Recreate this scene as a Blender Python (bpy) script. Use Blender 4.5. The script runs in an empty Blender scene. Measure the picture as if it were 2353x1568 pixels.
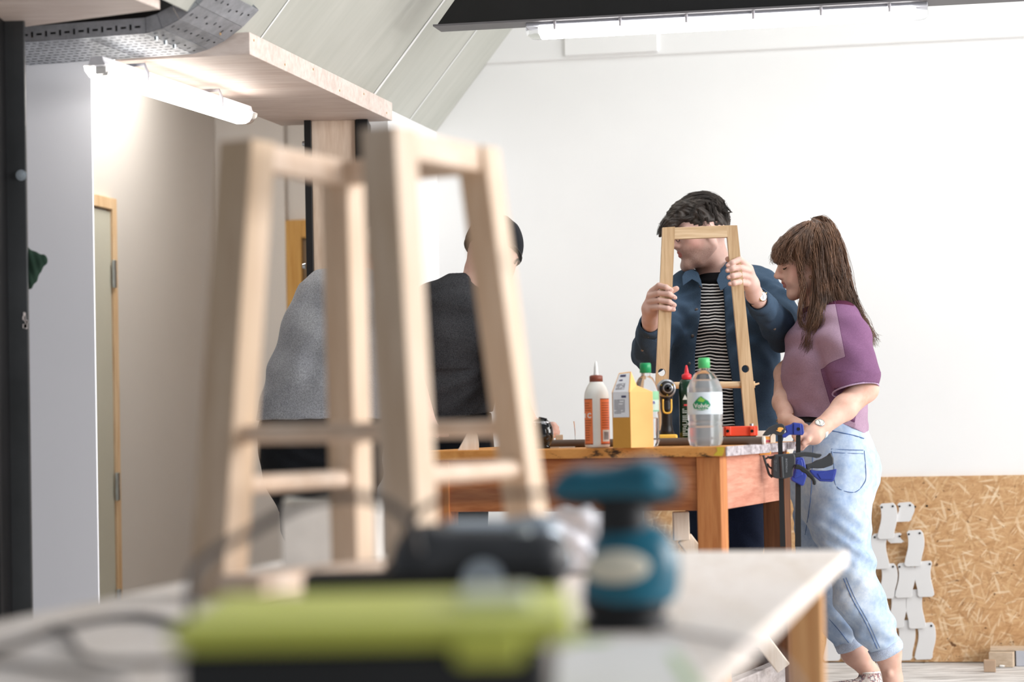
import bpy, bmesh, math, random
import numpy as np
from mathutils import Vector, Matrix
random.seed(7)
S = bpy.context.scene
COL = S.collection
# ---------------------------------------------------------------- camera (85 mm, slight upward pitch and roll)
H = 1.02
FPX = 5556.0
PITCH = math.atan(174 / FPX)
ROLL = 0.020
_F = Vector((0, math.cos(PITCH), math.sin(PITCH)))
_U = Vector((0, -math.sin(PITCH), math.cos(PITCH)))
_X = Vector((1, 0, 0))
CR = _X * math.cos(ROLL) - _U * math.sin(ROLL)
CU = _X * math.sin(ROLL) + _U * math.cos(ROLL)
cam_data = bpy.data.cameras.new('camera')
cam = bpy.data.objects.new('camera', cam_data)
COL.objects.link(cam)
m3 = Matrix((CR, CU, -_F)).transposed()
cam.matrix_world = Matrix.Translation((0, 0, H)) @ m3.to_4x4()
cam_data.sensor_width = 36
cam_data.lens = FPX / 2353 * 36
cam_data.clip_end = 100
cam_data.dof.use_dof = True
cam_data.dof.focus_distance = 8.35
cam_data.dof.aperture_fstop = 2.0
S.camera = cam
S.view_settings.view_transform = 'Standard'
S.view_settings.look = 'None'
S.view_settings.gamma = 1
S.view_settings.use_curve_mapping = False
S.view_settings.exposure = -0.13
# ---------------------------------------------------------------- world (daylight from the open side of the workshop)
W = bpy.data.worlds.new('daylight'); S.world = W; W.use_nodes = True
_bg = W.node_tree.nodes['Background']
_bg.inputs[0].default_value = (0.93, 0.96, 1.0, 1)
_bg.inputs[1].default_value = 0.31

def area(name, loc, target, sx, sy, power, color=(1, 1, 1)):
    l = bpy.data.lights.new(name, 'AREA'); l.shape = 'RECTANGLE'; l.size = sx; l.size_y = sy
    l.energy = power; l.color = color
    o = bpy.data.objects.new(name, l); COL.objects.link(o)
    o.location = loc
    o.rotation_euler = (Vector(target) - Vector(loc)).to_track_quat('-Z', 'Y').to_euler()
    return o
area('window_daylight', (6.2, 7.2, 2.4), (0.3, 8.5, 1.0), 3.2, 2.4, 245, (1.0, 0.985, 0.96))
area('skylight_daylight', (2.0, 6.4, 5.2), (1.2, 9.4, 0.8), 4.0, 1.8, 135, (0.95, 0.975, 1.0))

area('near_fill_light', (5.4, 3.4, 2.3), (-0.6, 4.6, 1.0), 2.6, 2.2, 320, (1.0, 0.975, 0.965))  # added area light that brightens the foreground stool and table
# ---------------------------------------------------------------- picture geometry helpers
def ray(px, py):
    return _F + CR * ((px - 1176.5) / FPX) - CU * ((py - 784) / FPX)
CAM = Vector((0, 0, H))
def P(px, py, Y):
    d = ray(px, py); return CAM + d * (Y / d.y)
def PZ(px, py, z):
    d = ray(px, py); return CAM + d * ((z - H) / d.z)
RA = math.radians(11.5)
UD = Vector((math.cos(RA), -math.sin(RA), 0)); VD = Vector((math.sin(RA), math.cos(RA), 0)); ZD = Vector((0, 0, 1))
def R(u, v, z): return UD * u + VD * v + ZD * z
def PV(px, py, v):
    d = ray(px, py); return CAM + d * ((v - CAM.dot(VD)) / d.dot(VD))
def PU(px, py, u):
    d = ray(px, py); return CAM + d * ((u - CAM.dot(UD)) / d.dot(UD))
def uv(p): return p.dot(UD), p.dot(VD)

# ---------------------------------------------------------------- materials
def lin(c):
    out = []
    for v in c:
        v = v / 255
        out.append(v / 12.92 if v <= 0.04045 else ((v + 0.055) / 1.055) ** 2.4)
    return tuple(out) + (1,)
class Mat:
    def __init__(s, name, rough=0.6, spec=0.4, metal=0):
        s.m = bpy.data.materials.new(name); s.m.use_nodes = True
        s.t = s.m.node_tree; s.b = s.t.nodes['Principled BSDF']
        s.b.inputs['Roughness'].default_value = rough
        s.b.inputs['Specular IOR Level'].default_value = spec
        s.b.inputs['Metallic'].default_value = metal
        s._co = None
    def n(s, typ, **kw):
        nd = s.t.nodes.new(typ)
        for k, v in kw.items():
            if hasattr(nd, k): setattr(nd, k, v)
            else: nd.inputs[k].default_value = v
        return nd
    def l(s, a, b): s.t.links.new(a, b)
    def co(s, scale=(1, 1, 1), rot=(0, 0, 0), loc=(0, 0, 0)):
        if s._co is None: s._co = s.n('ShaderNodeTexCoord')
        mp = s.n('ShaderNodeMapping')
        mp.inputs['Scale'].default_value = scale; mp.inputs['Rotation'].default_value = rot
        mp.inputs['Location'].default_value = loc
        s.l(s._co.outputs['Object'], mp.inputs['Vector']); return mp.outputs[0]
    def noise(s, scale, co=None, detail=4, rough=0.55, dist=0.0):
        nd = s.n('ShaderNodeTexNoise'); nd.inputs['Scale'].default_value = scale
        nd.inputs['Detail'].default_value = detail; nd.inputs['Roughness'].default_value = rough
        nd.inputs['Distortion'].default_value = dist
        s.l(co if co is not None else s.co(), nd.inputs['Vector']); return nd.outputs['Fac']
    def ramp(s, fac, stops):
        r = s.n('ShaderNodeValToRGB'); e = r.color_ramp.elements
        while len(e) < len(stops): e.new(0.5)
        for i, (p, c) in enumerate(stops):
            e[i].position = p; e[i].color = c if len(c) == 4 else tuple(c) + (1,)
        s.l(fac, r.inputs[0]); return r.outputs[0]
    def mix(s, fac, a, b, mode='MIX'):
        x = s.n('ShaderNodeMix', data_type='RGBA', blend_type=mode)
        for i, v in ((0, fac), (6, a), (7, b)):
            if hasattr(v, 'links'): s.l(v, x.inputs[i])
            else: x.inputs[i].default_value = v
        return x.outputs[2]
    def math(s, op, a, b=0.0):
        x = s.n('ShaderNodeMath', operation=op)
        for i, v in enumerate((a, b)):
            if hasattr(v, 'links'): s.l(v, x.inputs[i])
            else: x.inputs[i].default_value = v
        return x.outputs[0]
    def attr(s, name):
        a = s.n('ShaderNodeAttribute'); a.attribute_name = name; return a.outputs['Fac']
    def base(s, c):
        if hasattr(c, 'links'): s.l(c, s.b.inputs['Base Color'])
        else: s.b.inputs['Base Color'].default_value = c
        return s
    def bump(s, h, strength=0.3, dist=0.002):
        b = s.n('ShaderNodeBump'); b.inputs['Strength'].default_value = strength; b.inputs['Distance'].default_value = dist
        s.l(h, b.inputs['Height']); s.l(b.outputs[0], s.b.inputs['Normal']); return s
def plain(name, c, rough=0.6, spec=0.4, metal=0, var=0.06, scale=18, bump=0.0):
    m = Mat(name, rough, spec, metal); cc = lin(c)
    lo = tuple(max(0, v * (1 - var)) for v in cc[:3]) + (1,); hi = tuple(min(1, v * (1 + var)) for v in cc[:3]) + (1,)
    f = m.noise(scale); m.base(m.ramp(f, [(0.3, lo), (0.7, hi)]))
    if bump: m.bump(m.noise(scale * 12), bump)
    return m.m
def wood(name, light, dark, axis=2, freq=9, stretch=0.06, rough=0.55, knots=False, bump=0.12, rz=0.0):
    m = Mat(name, rough, 0.3)
    sc = [1, 1, 1]; sc[axis] = stretch
    co = m.co(tuple(sc))
    if rz:
        mp2 = m.n('ShaderNodeMapping'); mp2.inputs['Scale'].default_value = tuple(sc); m.l(m.co((1, 1, 1), (0, 0, rz)), mp2.inputs['Vector']); co = mp2.outputs[0]
    a = m.noise(freq * 2.2, co, 6, 0.6, 1.2); b = m.noise(freq * 14, co, 3, 0.6)
    big = m.noise(2.0, co, 2)
    c = m.ramp(a, [(0.30, lin(dark)), (0.62, lin(light))])
    c2 = m.ramp(b, [(0.35, tuple(v * 0.82 for v in lin(light)[:3])), (0.6, (1, 1, 1))])
    c = m.mix(0.35, c, c2, 'MULTIPLY')
    if knots:
        v = m.n('ShaderNodeTexVoronoi', feature='F1'); v.inputs['Scale'].default_value = 2.6
        m.l(m.co((1, 1, 0.6)), v.inputs['Vector'])
        k = m.ramp(v.outputs['Distance'], [(0.03, (1, 1, 1)), (0.075, (0, 0, 0))])
        c = m.mix(k, c, tuple(v * 0.35 for v in lin(dark)[:3]) + (1,))
    m.base(c); m.bump(b, bump, 0.001)
    return m.m
def glass(name, tint=(1, 1, 1, 1), rough=0.02, ior=1.33):
    m = Mat(name, rough, 0.5); m.base(tint)
    m.b.inputs['Transmission Weight'].default_value = 1.0; m.b.inputs['IOR'].default_value = ior
    return m.m
def emit(name, c, strength):
    m = Mat(name); m.base(c); m.b.inputs['Emission Color'].default_value = c; m.b.inputs['Emission Strength'].default_value = strength
    return m.m

# ---------------------------------------------------------------- object helpers
ORG = {}
def thing(name, loc, label, cat, group=None):
    o = bpy.data.objects.new(name, None); COL.objects.link(o); o.location = loc; o.empty_display_size = 0.05
    o['label'] = label; o['category'] = cat
    if group: o['group'] = group
    ORG[o.name] = Vector(loc); return o
def tag(o, label=None, cat=None, group=None, kind=None):
    if label: o['label'] = label
    if cat: o['category'] = cat
    if group: o['group'] = group
    if kind: o['kind'] = kind
    return o
def mkobj(name, verts, faces, mats, parent=None, smooth=False, fm=None, origin=None):
    """links ONE mesh object from world-space data"""
    v = np.array([tuple(q) for q in verts], dtype=float) if not isinstance(verts, np.ndarray) else verts
    if parent is not None: org = ORG[parent.name]
    elif origin is not None: org = Vector(origin)
    else: org = Vector(((v[:, 0].min() + v[:, 0].max()) / 2, (v[:, 1].min() + v[:, 1].max()) / 2, v[:, 2].min()))
    v = v - np.array(org)
    me = bpy.data.meshes.new(name)
    if isinstance(faces, np.ndarray):
        nf = len(faces); me.vertices.add(len(v)); me.vertices.foreach_set('co', v.astype(np.float32).ravel())
        me.loops.add(nf * 4); me.loops.foreach_set('vertex_index', faces.astype(np.int32).ravel())
        me.polygons.add(nf); me.polygons.foreach_set('loop_start', np.arange(0, nf * 4, 4, dtype=np.int32))
        me.polygons.foreach_set('loop_total', np.full(nf, 4, dtype=np.int32)); me.update(calc_edges=True); me.validate()
    else:
        me.from_pydata([tuple(q) for q in v], [], faces); me.update()
    if not isinstance(mats, (list, tuple)): mats = [mats]
    for m in mats: me.materials.append(m)
    if fm is not None: me.polygons.foreach_set('material_index', np.asarray(fm, dtype=np.int32))
    if smooth is True: me.polygons.foreach_set('use_smooth', [True] * len(me.polygons))
    elif smooth: me.polygons.foreach_set('use_smooth', [bool(q) for q in smooth])
    o = bpy.data.objects.new(name, me); COL.objects.link(o)
    if parent is not None: o.parent = parent
    else: o.location = org
    ORG[o.name] = org
    return o
class MB:
    """collects shapes in world space, links them as one mesh"""
    def __init__(s): s.v = []; s.f = []; s.sm = []; s.fm = []; s.mi = 0
    def add(s, vs, fs, smooth=False):
        n = len(s.v); s.v += [Vector(q) for q in vs]
        for f in fs: s.f.append([i + n for i in f]); s.sm.append(smooth); s.fm.append(s.mi)
        return s
    def hexa(s, c8):
        return s.add(c8, [(0, 3, 2, 1), (4, 5, 6, 7), (0, 1, 5, 4), (1, 2, 6, 5), (2, 3, 7, 6), (3, 0, 4, 7)])
    def box(s, c, size, ax=None, bev=0.0):
        c = Vector(c); X, Y, Z = ax if ax else (Vector((1, 0, 0)), Vector((0, 1, 0)), Vector((0, 0, 1)))
        hx, hy, hz = [q / 2 for q in size]
        if bev <= 0:
            return s.hexa([c + X * a * hx + Y * b * hy + Z * d * hz for d in (-1, 1) for a, b in ((-1, -1), (1, -1), (1, 1), (-1, 1))])
        bm = bmesh.new(); bmesh.ops.create_cube(bm, size=1)
        for q in bm.verts: q.co = Vector((q.co.x * hx * 2, q.co.y * hy * 2, q.co.z * hz * 2))
        bmesh.ops.bevel(bm, geom=bm.edges[:], offset=min(bev, hx * .95, hy * .95, hz * .95), segments=3, affect='EDGES', profile=0.5)
        bm.verts.index_update()
        s.add([c + X * q.co.x + Y * q.co.y + Z * q.co.z for q in bm.verts], [[q.index for q in f.verts] for f in bm.faces], False)
        bm.free(); return s
    def beam(s, p0, p1, w, h, up=(0, 0, 1), bev=0.0):
        p0 = Vector(p0); p1 = Vector(p1); d = (p1 - p0); L = d.length; d.normalize()
        side = d.cross(Vector(up)).normalized(); u2 = side.cross(d)
        return s.box((p0 + p1) / 2, (L, w, h), (d, side, u2), bev)
    def cyl(s, p0, p1, r0, r1=None, n=24, cap=True):
        if r1 is None: r1 = r0
        p0 = Vector(p0); p1 = Vector(p1); d = (p1 - p0).normalized()
        a = d.orthogonal().normalized(); b = d.cross(a)
        vs = []
        for p, r in ((p0, r0), (p1, r1)):
            vs += [p + a * math.cos(2 * math.pi * i / n) * r + b * math.sin(2 * math.pi * i / n) * r for i in range(n)]
        s.add(vs, [(i, (i + 1) % n, n + (i + 1) % n, n + i) for i in range(n)], True)
        if cap:
            s.add(vs, [list(range(n))[::-1], list(range(n, 2 * n))])
        return s
    def tube(s, pts, r, n=10, cap=True, flat=None):
        pts = [Vector(p) for p in pts]; m = len(pts)
        rs = r if isinstance(r, (list, tuple)) else [r] * m
        t = (pts[1] - pts[0]).normalized(); a = t.orthogonal().normalized() if flat is None else Vector(flat)
        vs = []
        for i, p in enumerate(pts):
            t = (pts[min(i + 1, m - 1)] - pts[max(i - 1, 0)])
            if t.length < 1e-9: t = Vector((0, 0, 1))
            t.normalize(); a = (a - t * a.dot(t))
            if a.length < 1e-6: a = t.orthogonal()
            a.normalize(); b = t.cross(a)
            vs += [p + (a * math.cos(2 * math.pi * j / n) + b * math.sin(2 * math.pi * j / n)) * rs[i] for j in range(n)]
        fs = [(i * n + j, i * n + (j + 1) % n, (i + 1) * n + (j + 1) % n, (i + 1) * n + j) for i in range(m - 1) for j in range(n)]
        s.add(vs, fs, True)
        if cap: s.add(vs, [list(range(n))[::-1], list(range((m - 1) * n, m * n))])
        return s
    def lathe(s, c, prof, n=40, ax=(0, 0, 1), squash=1.0):
        c = Vector(c); d = Vector(ax).normalized(); a = Vector((1, 0, 0)) if abs(d.z) > .9 else d.orthogonal().normalized(); b = d.cross(a)
        vs = []
        for r, h in prof:
            vs += [c + d * h + (a * math.cos(2 * math.pi * i / n) + b * math.sin(2 * math.pi * i / n) * squash) * r for i in range(n)]
        m = len(prof)
        s.add(vs, [(i * n + j, i * n + (j + 1) % n, (i + 1) * n + (j + 1) % n, (i + 1) * n + j) for i in range(m - 1) for j in range(n)], True)
        return s
    def prism(s, poly, ext):
        e = Vector(ext); n = len(poly); a = [Vector(p) for p in poly]; b = [p + e for p in a]
        s.add(a + b, [list(range(n))[::-1], list(range(n, 2 * n))] + [(i, (i + 1) % n, n + (i + 1) % n, n + i) for i in range(n)])
        return s
    def slot(s, i): s.mi = i; return s
    def build(s, name, mats, parent=None, origin=None, bevel=0.0):
        o = mkobj(name, s.v, s.f, mats, parent, s.sm, s.fm, origin)
        bm = bmesh.new(); bm.from_mesh(o.data)
        bmesh.ops.recalc_face_normals(bm, faces=bm.faces[:]); bm.to_mesh(o.data); bm.free()
        if bevel:
            md = o.modifiers.new('b', 'BEVEL'); md.width = bevel; md.segments = 2; md.limit_method = 'ANGLE'; md.angle_limit = 0.7
        return o
def struct(o): o['kind'] = 'structure'; return o
def spline(pts, n=8):
    """Catmull-Rom through points"""
    pts = [Vector(p) for p in pts]; out = []
    q = [pts[0] * 2 - pts[1]] + pts + [pts[-1] * 2 - pts[-2]]
    for i in range(1, len(q) - 2):
        for k in range(n):
            t = k / n; a, b, c, d = q[i - 1], q[i], q[i + 1], q[i + 2]
            out.append(0.5 * ((2 * b) + (c - a) * t + (2 * a - 5 * b + 4 * c - d) * t * t + (3 * b - a - 3 * c + d) * t ** 3))
    out.append(pts[-1]); return out
def text_mesh(body, size, fn, name, mat, parent, bold=0.0, depth=0.0004, shear=0, sx=1.0):
    """real lettering: a font outline turned into a mesh, fn maps (x, y, z) to world"""
    cu = bpy.data.curves.new('t', 'FONT'); cu.body = body; cu.size = size; cu.extrude = depth; cu.offset = bold
    cu.align_x = 'CENTER'; cu.align_y = 'CENTER'; cu.shear = shear; cu.resolution_u = 3
    to = bpy.data.objects.new('t', cu); COL.objects.link(to)
    dg = bpy.context.evaluated_depsgraph_get(); dg.update()
    me = bpy.data.meshes.new_from_object(to.evaluated_get(dg))
    vs = [fn(q.co.x * sx, q.co.y, q.co.z) for q in me.vertices]; fs = [list(p.vertices) for p in me.polygons]
    bpy.data.objects.remove(to); bpy.data.meshes.remove(me); bpy.data.curves.remove(cu)
    if not vs: return None
    return mkobj(name, vs, fs, mat, parent)

# ---------------------------------------------------------------- signed-distance bodies -> one smooth mesh
class Sdf:
    def __init__(s, lo, hi, h):
        s.h = h; s.lo = np.array(lo, dtype=np.float32); n = [int(math.ceil((b - a) / h)) + 1 for a, b in zip(lo, hi)]
        s.n = n; s.V = np.full(n, 0.2, dtype=np.float32)
        s.ax = [s.lo[i] + h * np.arange(n[i], dtype=np.float32) for i in range(3)]
    def _sl(s, lo, hi):
        sl = []
        for i in range(3):
            a = int(math.floor((lo[i] - s.lo[i]) / s.h)); b = int(math.ceil((hi[i] - s.lo[i]) / s.h)) + 1
            a = max(0, min(s.n[i], a)); b = max(0, min(s.n[i], b))
            if b <= a: return None
            sl.append(slice(a, b))
        return tuple(sl)
    def _xyz(s, sl):
        return (s.ax[0][sl[0]][:, None, None], s.ax[1][sl[1]][None, :, None], s.ax[2][sl[2]][None, None, :])
    def _op(s, sl, d, k, sub):
        a = s.V[sl]
        if sub:
            d = -d
            if k > 0: hh = np.maximum(k - np.abs(a - d), 0) / k; s.V[sl] = np.maximum(a, d) + hh * hh * k * .25
            else: s.V[sl] = np.maximum(a, d)
        else:
            if k > 0: hh = np.maximum(k - np.abs(a - d), 0) / k; s.V[sl] = np.minimum(a, d) - hh * hh * k * .25
            else: s.V[sl] = np.minimum(a, d)
    def cap(s, p0, p1, r0, r1=None, k=0.01, sub=False):
        if r1 is None: r1 = r0
        p0 = np.array(p0, dtype=np.float32); p1 = np.array(p1, dtype=np.float32); m = k + 4 * s.h; R_ = max(r0, r1) + m
        sl = s._sl(np.minimum(p0, p1) - R_, np.maximum(p0, p1) + R_)
        if sl is None: return s
        x, y, z = s._xyz(sl); d = p1 - p0; L2 = float(d @ d) + 1e-12
        t = np.clip(((x - p0[0]) * d[0] + (y - p0[1]) * d[1] + (z - p0[2]) * d[2]) / L2, 0, 1)
        dd = np.sqrt((x - p0[0] - t * d[0]) ** 2 + (y - p0[1] - t * d[1]) ** 2 + (z - p0[2] - t * d[2]) ** 2) - (r0 + (r1 - r0) * t)
        s._op(sl, dd, k, sub); return s
    def chain(s, pts, rs, k=0.006, sub=False):
        for i in range(len(pts) - 1): s.cap(pts[i], pts[i + 1], rs[i], rs[i + 1], k, sub)
        return s
    def ell(s, c, r, ax=None, k=0.01, sub=False):
        c = np.array(c, dtype=np.float32); m = max(r) + k + 4 * s.h
        sl = s._sl(c - m, c + m)
        if sl is None: return s
        x, y, z = s._xyz(sl); x = x - c[0]; y = y - c[1]; z = z - c[2]
        if ax is None: a, b, d = x / r[0], y / r[1], z / r[2]; a2, b2, d2 = x / r[0] ** 2, y / r[1] ** 2, z / r[2] ** 2
        else:
            q = [x * v[0] + y * v[1] + z * v[2] for v in ax]
            a, b, d = q[0] / r[0], q[1] / r[1], q[2] / r[2]; a2, b2, d2 = q[0] / r[0] ** 2, q[1] / r[1] ** 2, q[2] / r[2] ** 2
        k0 = np.sqrt(a * a + b * b + d * d); k1 = np.sqrt(a2 * a2 + b2 * b2 + d2 * d2) + 1e-6
        s._op(sl, k0 * (k0 - 1) / k1, k, sub); return s
    def ecap(s, p0, p1, ab0, ab1, A, k=0.02, sub=False):
        """tapered limb/trunk of elliptical section: a along A, b across"""
        p0 = np.array(p0, dtype=np.float32); p1 = np.array(p1, dtype=np.float32); m = k + 4 * s.h + max(ab0 + ab1)
        sl = s._sl(np.minimum(p0, p1) - m, np.maximum(p0, p1) + m)
        if sl is None: return s
        x, y, z = s._xyz(sl); d = p1 - p0; L = float(np.sqrt(d @ d)) + 1e-9; dn = d / L
        A = np.array(A, dtype=np.float32); A = A - dn * (A @ dn); A /= np.linalg.norm(A); B = np.cross(dn, A)
        x = x - p0[0]; y = y - p0[1]; z = z - p0[2]
        w = x * dn[0] + y * dn[1] + z * dn[2]; t = np.clip(w / L, 0, 1); w = w - t * L
        u = x * A[0] + y * A[1] + z * A[2]; v = x * B[0] + y * B[1] + z * B[2]
        a = ab0[0] + (ab1[0] - ab0[0]) * t; b = ab0[1] + (ab1[1] - ab0[1]) * t; c = np.minimum(a, b)
        k0 = np.sqrt((u / a) ** 2 + (v / b) ** 2 + (w / c) ** 2); k1 = np.sqrt((u / a / a) ** 2 + (v / b / b) ** 2 + (w / c / c) ** 2) + 1e-6
        s._op(sl, k0 * (k0 - 1) / k1, k, sub); return s
    def loft(s, pts, abs_, A, k=0.02):
        for i in range(len(pts) - 1): s.ecap(pts[i], pts[i + 1], abs_[i], abs_[i + 1], A, k)
        return s
    def plane(s, p, n, keep=-1):
        """keeps the side the normal points away from"""
        n = Vector(n).normalized(); x, y, z = s.ax[0][:, None, None], s.ax[1][None, :, None], s.ax[2][None, None, :]
        d = (x - p[0]) * n[0] + (y - p[1]) * n[1] + (z - p[2]) * n[2]
        s.V = np.maximum(s.V, d.astype(np.float32)); return s
    def maxf(s, fn):
        x, y, z = s.ax[0][:, None, None], s.ax[1][None, :, None], s.ax[2][None, None, :]
        s.V = np.maximum(s.V, fn(x, y, z).astype(np.float32)); return s
    def disp(s, fn, band=0.03):
        i, j, k = np.where(np.abs(s.V) < band)
        s.V[i, j, k] += fn(s.ax[0][i], s.ax[1][j], s.ax[2][k]).astype(np.float32); return s
    def surf(s):
        V = s.V; nx, ny, nz = V.shape; I = V < 0
        act = np.zeros((nx - 1, ny - 1, nz - 1), dtype=np.uint8)
        for a in (0, 1):
            for b in (0, 1):
                for c in (0, 1): act += I[a:nx - 1 + a, b:ny - 1 + b, c:nz - 1 + c]
        ci, cj, ck = np.where((act > 0) & (act < 8)); N = len(ci)
        idx = np.full(act.shape, -1, dtype=np.int32); idx[ci, cj, ck] = np.arange(N)
        acc = np.zeros((N, 3), dtype=np.float32); cnt = np.zeros(N, dtype=np.float32)
        for ax in range(3):
            o1, o2 = [q for q in range(3) if q != ax]
            for b in (0, 1):
                for c in (0, 1):
                    off = [0, 0, 0]; off[o1] = b; off[o2] = c; off2 = list(off); off2[ax] = 1
                    v0 = V[ci + off[0], cj + off[1], ck + off[2]]; v1 = V[ci + off2[0], cj + off2[1], ck + off2[2]]
                    m = (v0 < 0) != (v1 < 0); t = np.where(m, v0 / np.where(v0 - v1 == 0, 1, v0 - v1), 0)
                    pos = np.zeros((N, 3), dtype=np.float32); pos[:, ax] = t; pos[:, o1] = b; pos[:, o2] = c
                    acc += pos * m[:, None]; cnt += m
        vs = s.lo + s.h * (acc / cnt[:, None] + np.stack([ci, cj, ck], 1))
        qs = []
        for ax in range(3):
            o1, o2 = [(1, 2), (2, 0), (0, 1)][ax]
            sl0 = [slice(None)] * 3; sl1 = [slice(None)] * 3; sl0[ax] = slice(0, -1); sl1[ax] = slice(1, None)
            for q in (sl0, sl1): q[o1] = slice(1, -1); q[o2] = slice(1, -1)
            a = I[tuple(sl0)]; b = I[tuple(sl1)]
            for flip, msk in ((False, a & ~b), (True, ~a & b)):
                e = list(np.where(msk)); e[o1] = e[o1] + 1; e[o2] = e[o2] + 1
                def cell(da, db):
                    g = [e[0], e[1], e[2]]; g[o1] = g[o1] - da; g[o2] = g[o2] - db; return idx[g[0], g[1], g[2]]
                q = np.stack([cell(1, 1), cell(0, 1), cell(0, 0), cell(1, 0)], 1)
                if flip: q = q[:, ::-1]
                qs.append(q)
        return vs.astype(float), np.concatenate(qs)
    def build(s, name, mats, parent, relax=0, fmf=None, attrs=None):
        vs, qs = s.surf(); qs = qs[(qs >= 0).all(1)]
        for _ in range(relax):
            a = np.zeros_like(vs); c = np.zeros(len(vs))
            for i in range(4):
                np.add.at(a, qs[:, i], vs[qs[:, (i + 1) % 4]]); np.add.at(c, qs[:, i], 1)
            vs = vs * 0.4 + 0.6 * a / np.maximum(c, 1)[:, None]
        fm = None
        if fmf is not None: fm = fmf(vs[qs].mean(1))
        o = mkobj(name, vs, qs, mats, parent, True, fm)
        for an, fn in (attrs or {}).items():
            at = o.data.attributes.new(an, 'FLOAT', 'POINT'); at.data.foreach_set('value', np.asarray(fn(vs), dtype=np.float32))
        return o
def folds(x, y, z, d, freq, amp, seed=0):
    """soft cloth wrinkles: warped waves running across direction d"""
    rs = np.random.RandomState(seed); out = 0
    w = 0.6 * np.sin(x * 17 + rs.rand() * 6) + 0.6 * np.sin(y * 13 + rs.rand() * 6 + z * 9) + 0.5 * np.sin(z * 21 + x * 8 + rs.rand() * 6)
    p = x * d[0] + y * d[1] + z * d[2]
    env = 0.5 + 0.5 * np.sin(x * 9 + y * 7 - z * 11 + rs.rand() * 6)
    out = np.sin(p * freq + w * 1.8) * env + 0.5 * np.sin(p * freq * 1.9 + w * 2.6 + 1.3) * (1 - env)
    return amp * out
# ================================================================ the room
VB = 9.88
M_wall = Mat('white_plaster', 0.75, 0.2); M_wall.base(M_wall.ramp(M_wall.noise(1.3), [(0.3, lin((236, 236, 236))), (0.7, lin((242, 242, 241)))])); M_wall.bump(M_wall.noise(60), 0.05); M_wall = M_wall.m
M_greywall = plain('pale_grey_plaster', (244, 244, 250), 0.7, 0.2, var=0.02, scale=1.2)
M_warmwall = plain('warm_white_plaster', (214, 208, 203), 0.8, 0.15, var=0.02, scale=1.5)
M_panel = Mat('grey_green_board', 0.6, 0.3)
M_panel.base(M_panel.mix(0.25, M_panel.ramp(M_panel.noise(1.6, M_panel.co((1, 1, 1))), [(0.3, lin((176, 178, 170))), (0.7, lin((192, 193, 186)))]),
                         M_panel.ramp(M_panel.noise(9, M_panel.co((0.25, 2, 0.25)), 5), [(0.3, lin((165, 168, 160))), (0.7, lin((205, 205, 198)))])))
M_panel = M_panel.m
M_seam = plain('white_filler', (238, 240, 240), 0.6, var=0.03)
M_ply = wood('birch_plywood', (226, 212, 204), (212, 194, 184), axis=0, freq=3.5, stretch=0.12, bump=0.05)
M_plyv = wood('birch_plywood_upright', (233, 214, 196), (216, 192, 168), axis=2, freq=3.5, stretch=0.12, bump=0.05)
M_black = plain('black_painted_steel', (15, 15, 17), 0.45, 0.35, var=0.2, scale=6)
M_blackedge = plain('lit_black_steel', (50, 52, 54), 0.32, 0.6, var=0.3, scale=4)  # column flange tone, lightened as if lit
M_zinc = plain('zinc', (190, 198, 204), 0.3, 0.6, 0.9, var=0.15, scale=40)
M_dark = plain('dark_void', (14, 14, 16), 0.8, 0.2)

floor = Mat('dusty_concrete', 0.7, 0.3)
fc = floor.ramp(floor.noise(2.2, floor.co((1, 2.2, 1)), 6), [(0.3, lin((196, 192, 188))), (0.55, lin((222, 219, 216))), (0.75, lin((238, 236, 234)))])
fc = floor.mix(0.5, fc, floor.ramp(floor.noise(14, floor.co((0.5, 3, 1)), 5), [(0.42, lin((150, 145, 140))), (0.55, (1, 1, 1, 1))]), 'MULTIPLY')
floor.base(fc); floor.bump(floor.noise(50), 0.15)
MB().hexa([R(u, v, z) for z in (-0.1, 0) for u, v in ((-8, -2), (8, -2), (8, 13.4), (-8, 13.4))]).build('floor', floor.m)
struct(bpy.data.objects['floor'])
struct(MB().hexa([R(u, v, z) for z in (0, 4.6) for u, v in ((-2.318, VB), (7, VB), (7, VB + .15), (-2.318, VB + .15))]).build('wall_back', M_wall))
# upper part of the end wall: a shallow boxed band and an access hatch
zb = PV(1900, 108, VB).z
struct(MB().hexa([R(u, v, z) for z in (zb, 4.6) for u, v in ((-2.1, VB - .012), (7, VB - .012), (7, VB + .02), (-2.1, VB + .02))]).build('trim_1', M_wall, bevel=0.006))
h0 = PV(1300, 130, VB); h1 = PV(1512, 60, VB)
struct(MB().hexa([R(u, v, z) for z in (h0.z, h1.z) for u, v in ((uv(h0)[0], VB - .028), (uv(h1)[0], VB - .028), (uv(h1)[0], VB), (uv(h0)[0], VB))]).build('trim_2', M_wall, bevel=0.003))
# left: short wall under the eaves
UL = -2.318
ZE = PV(1011, 303, VB).z
v0 = uv(P(849, 500, 9.36))[1]
struct(MB().hexa([R(u, v, z) for z in (0, ZE) for u, v in ((UL - .12, v0), (UL, v0), (UL, VB + .1), (UL - .12, VB + .1))]).build('wall_left', M_wall))
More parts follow.
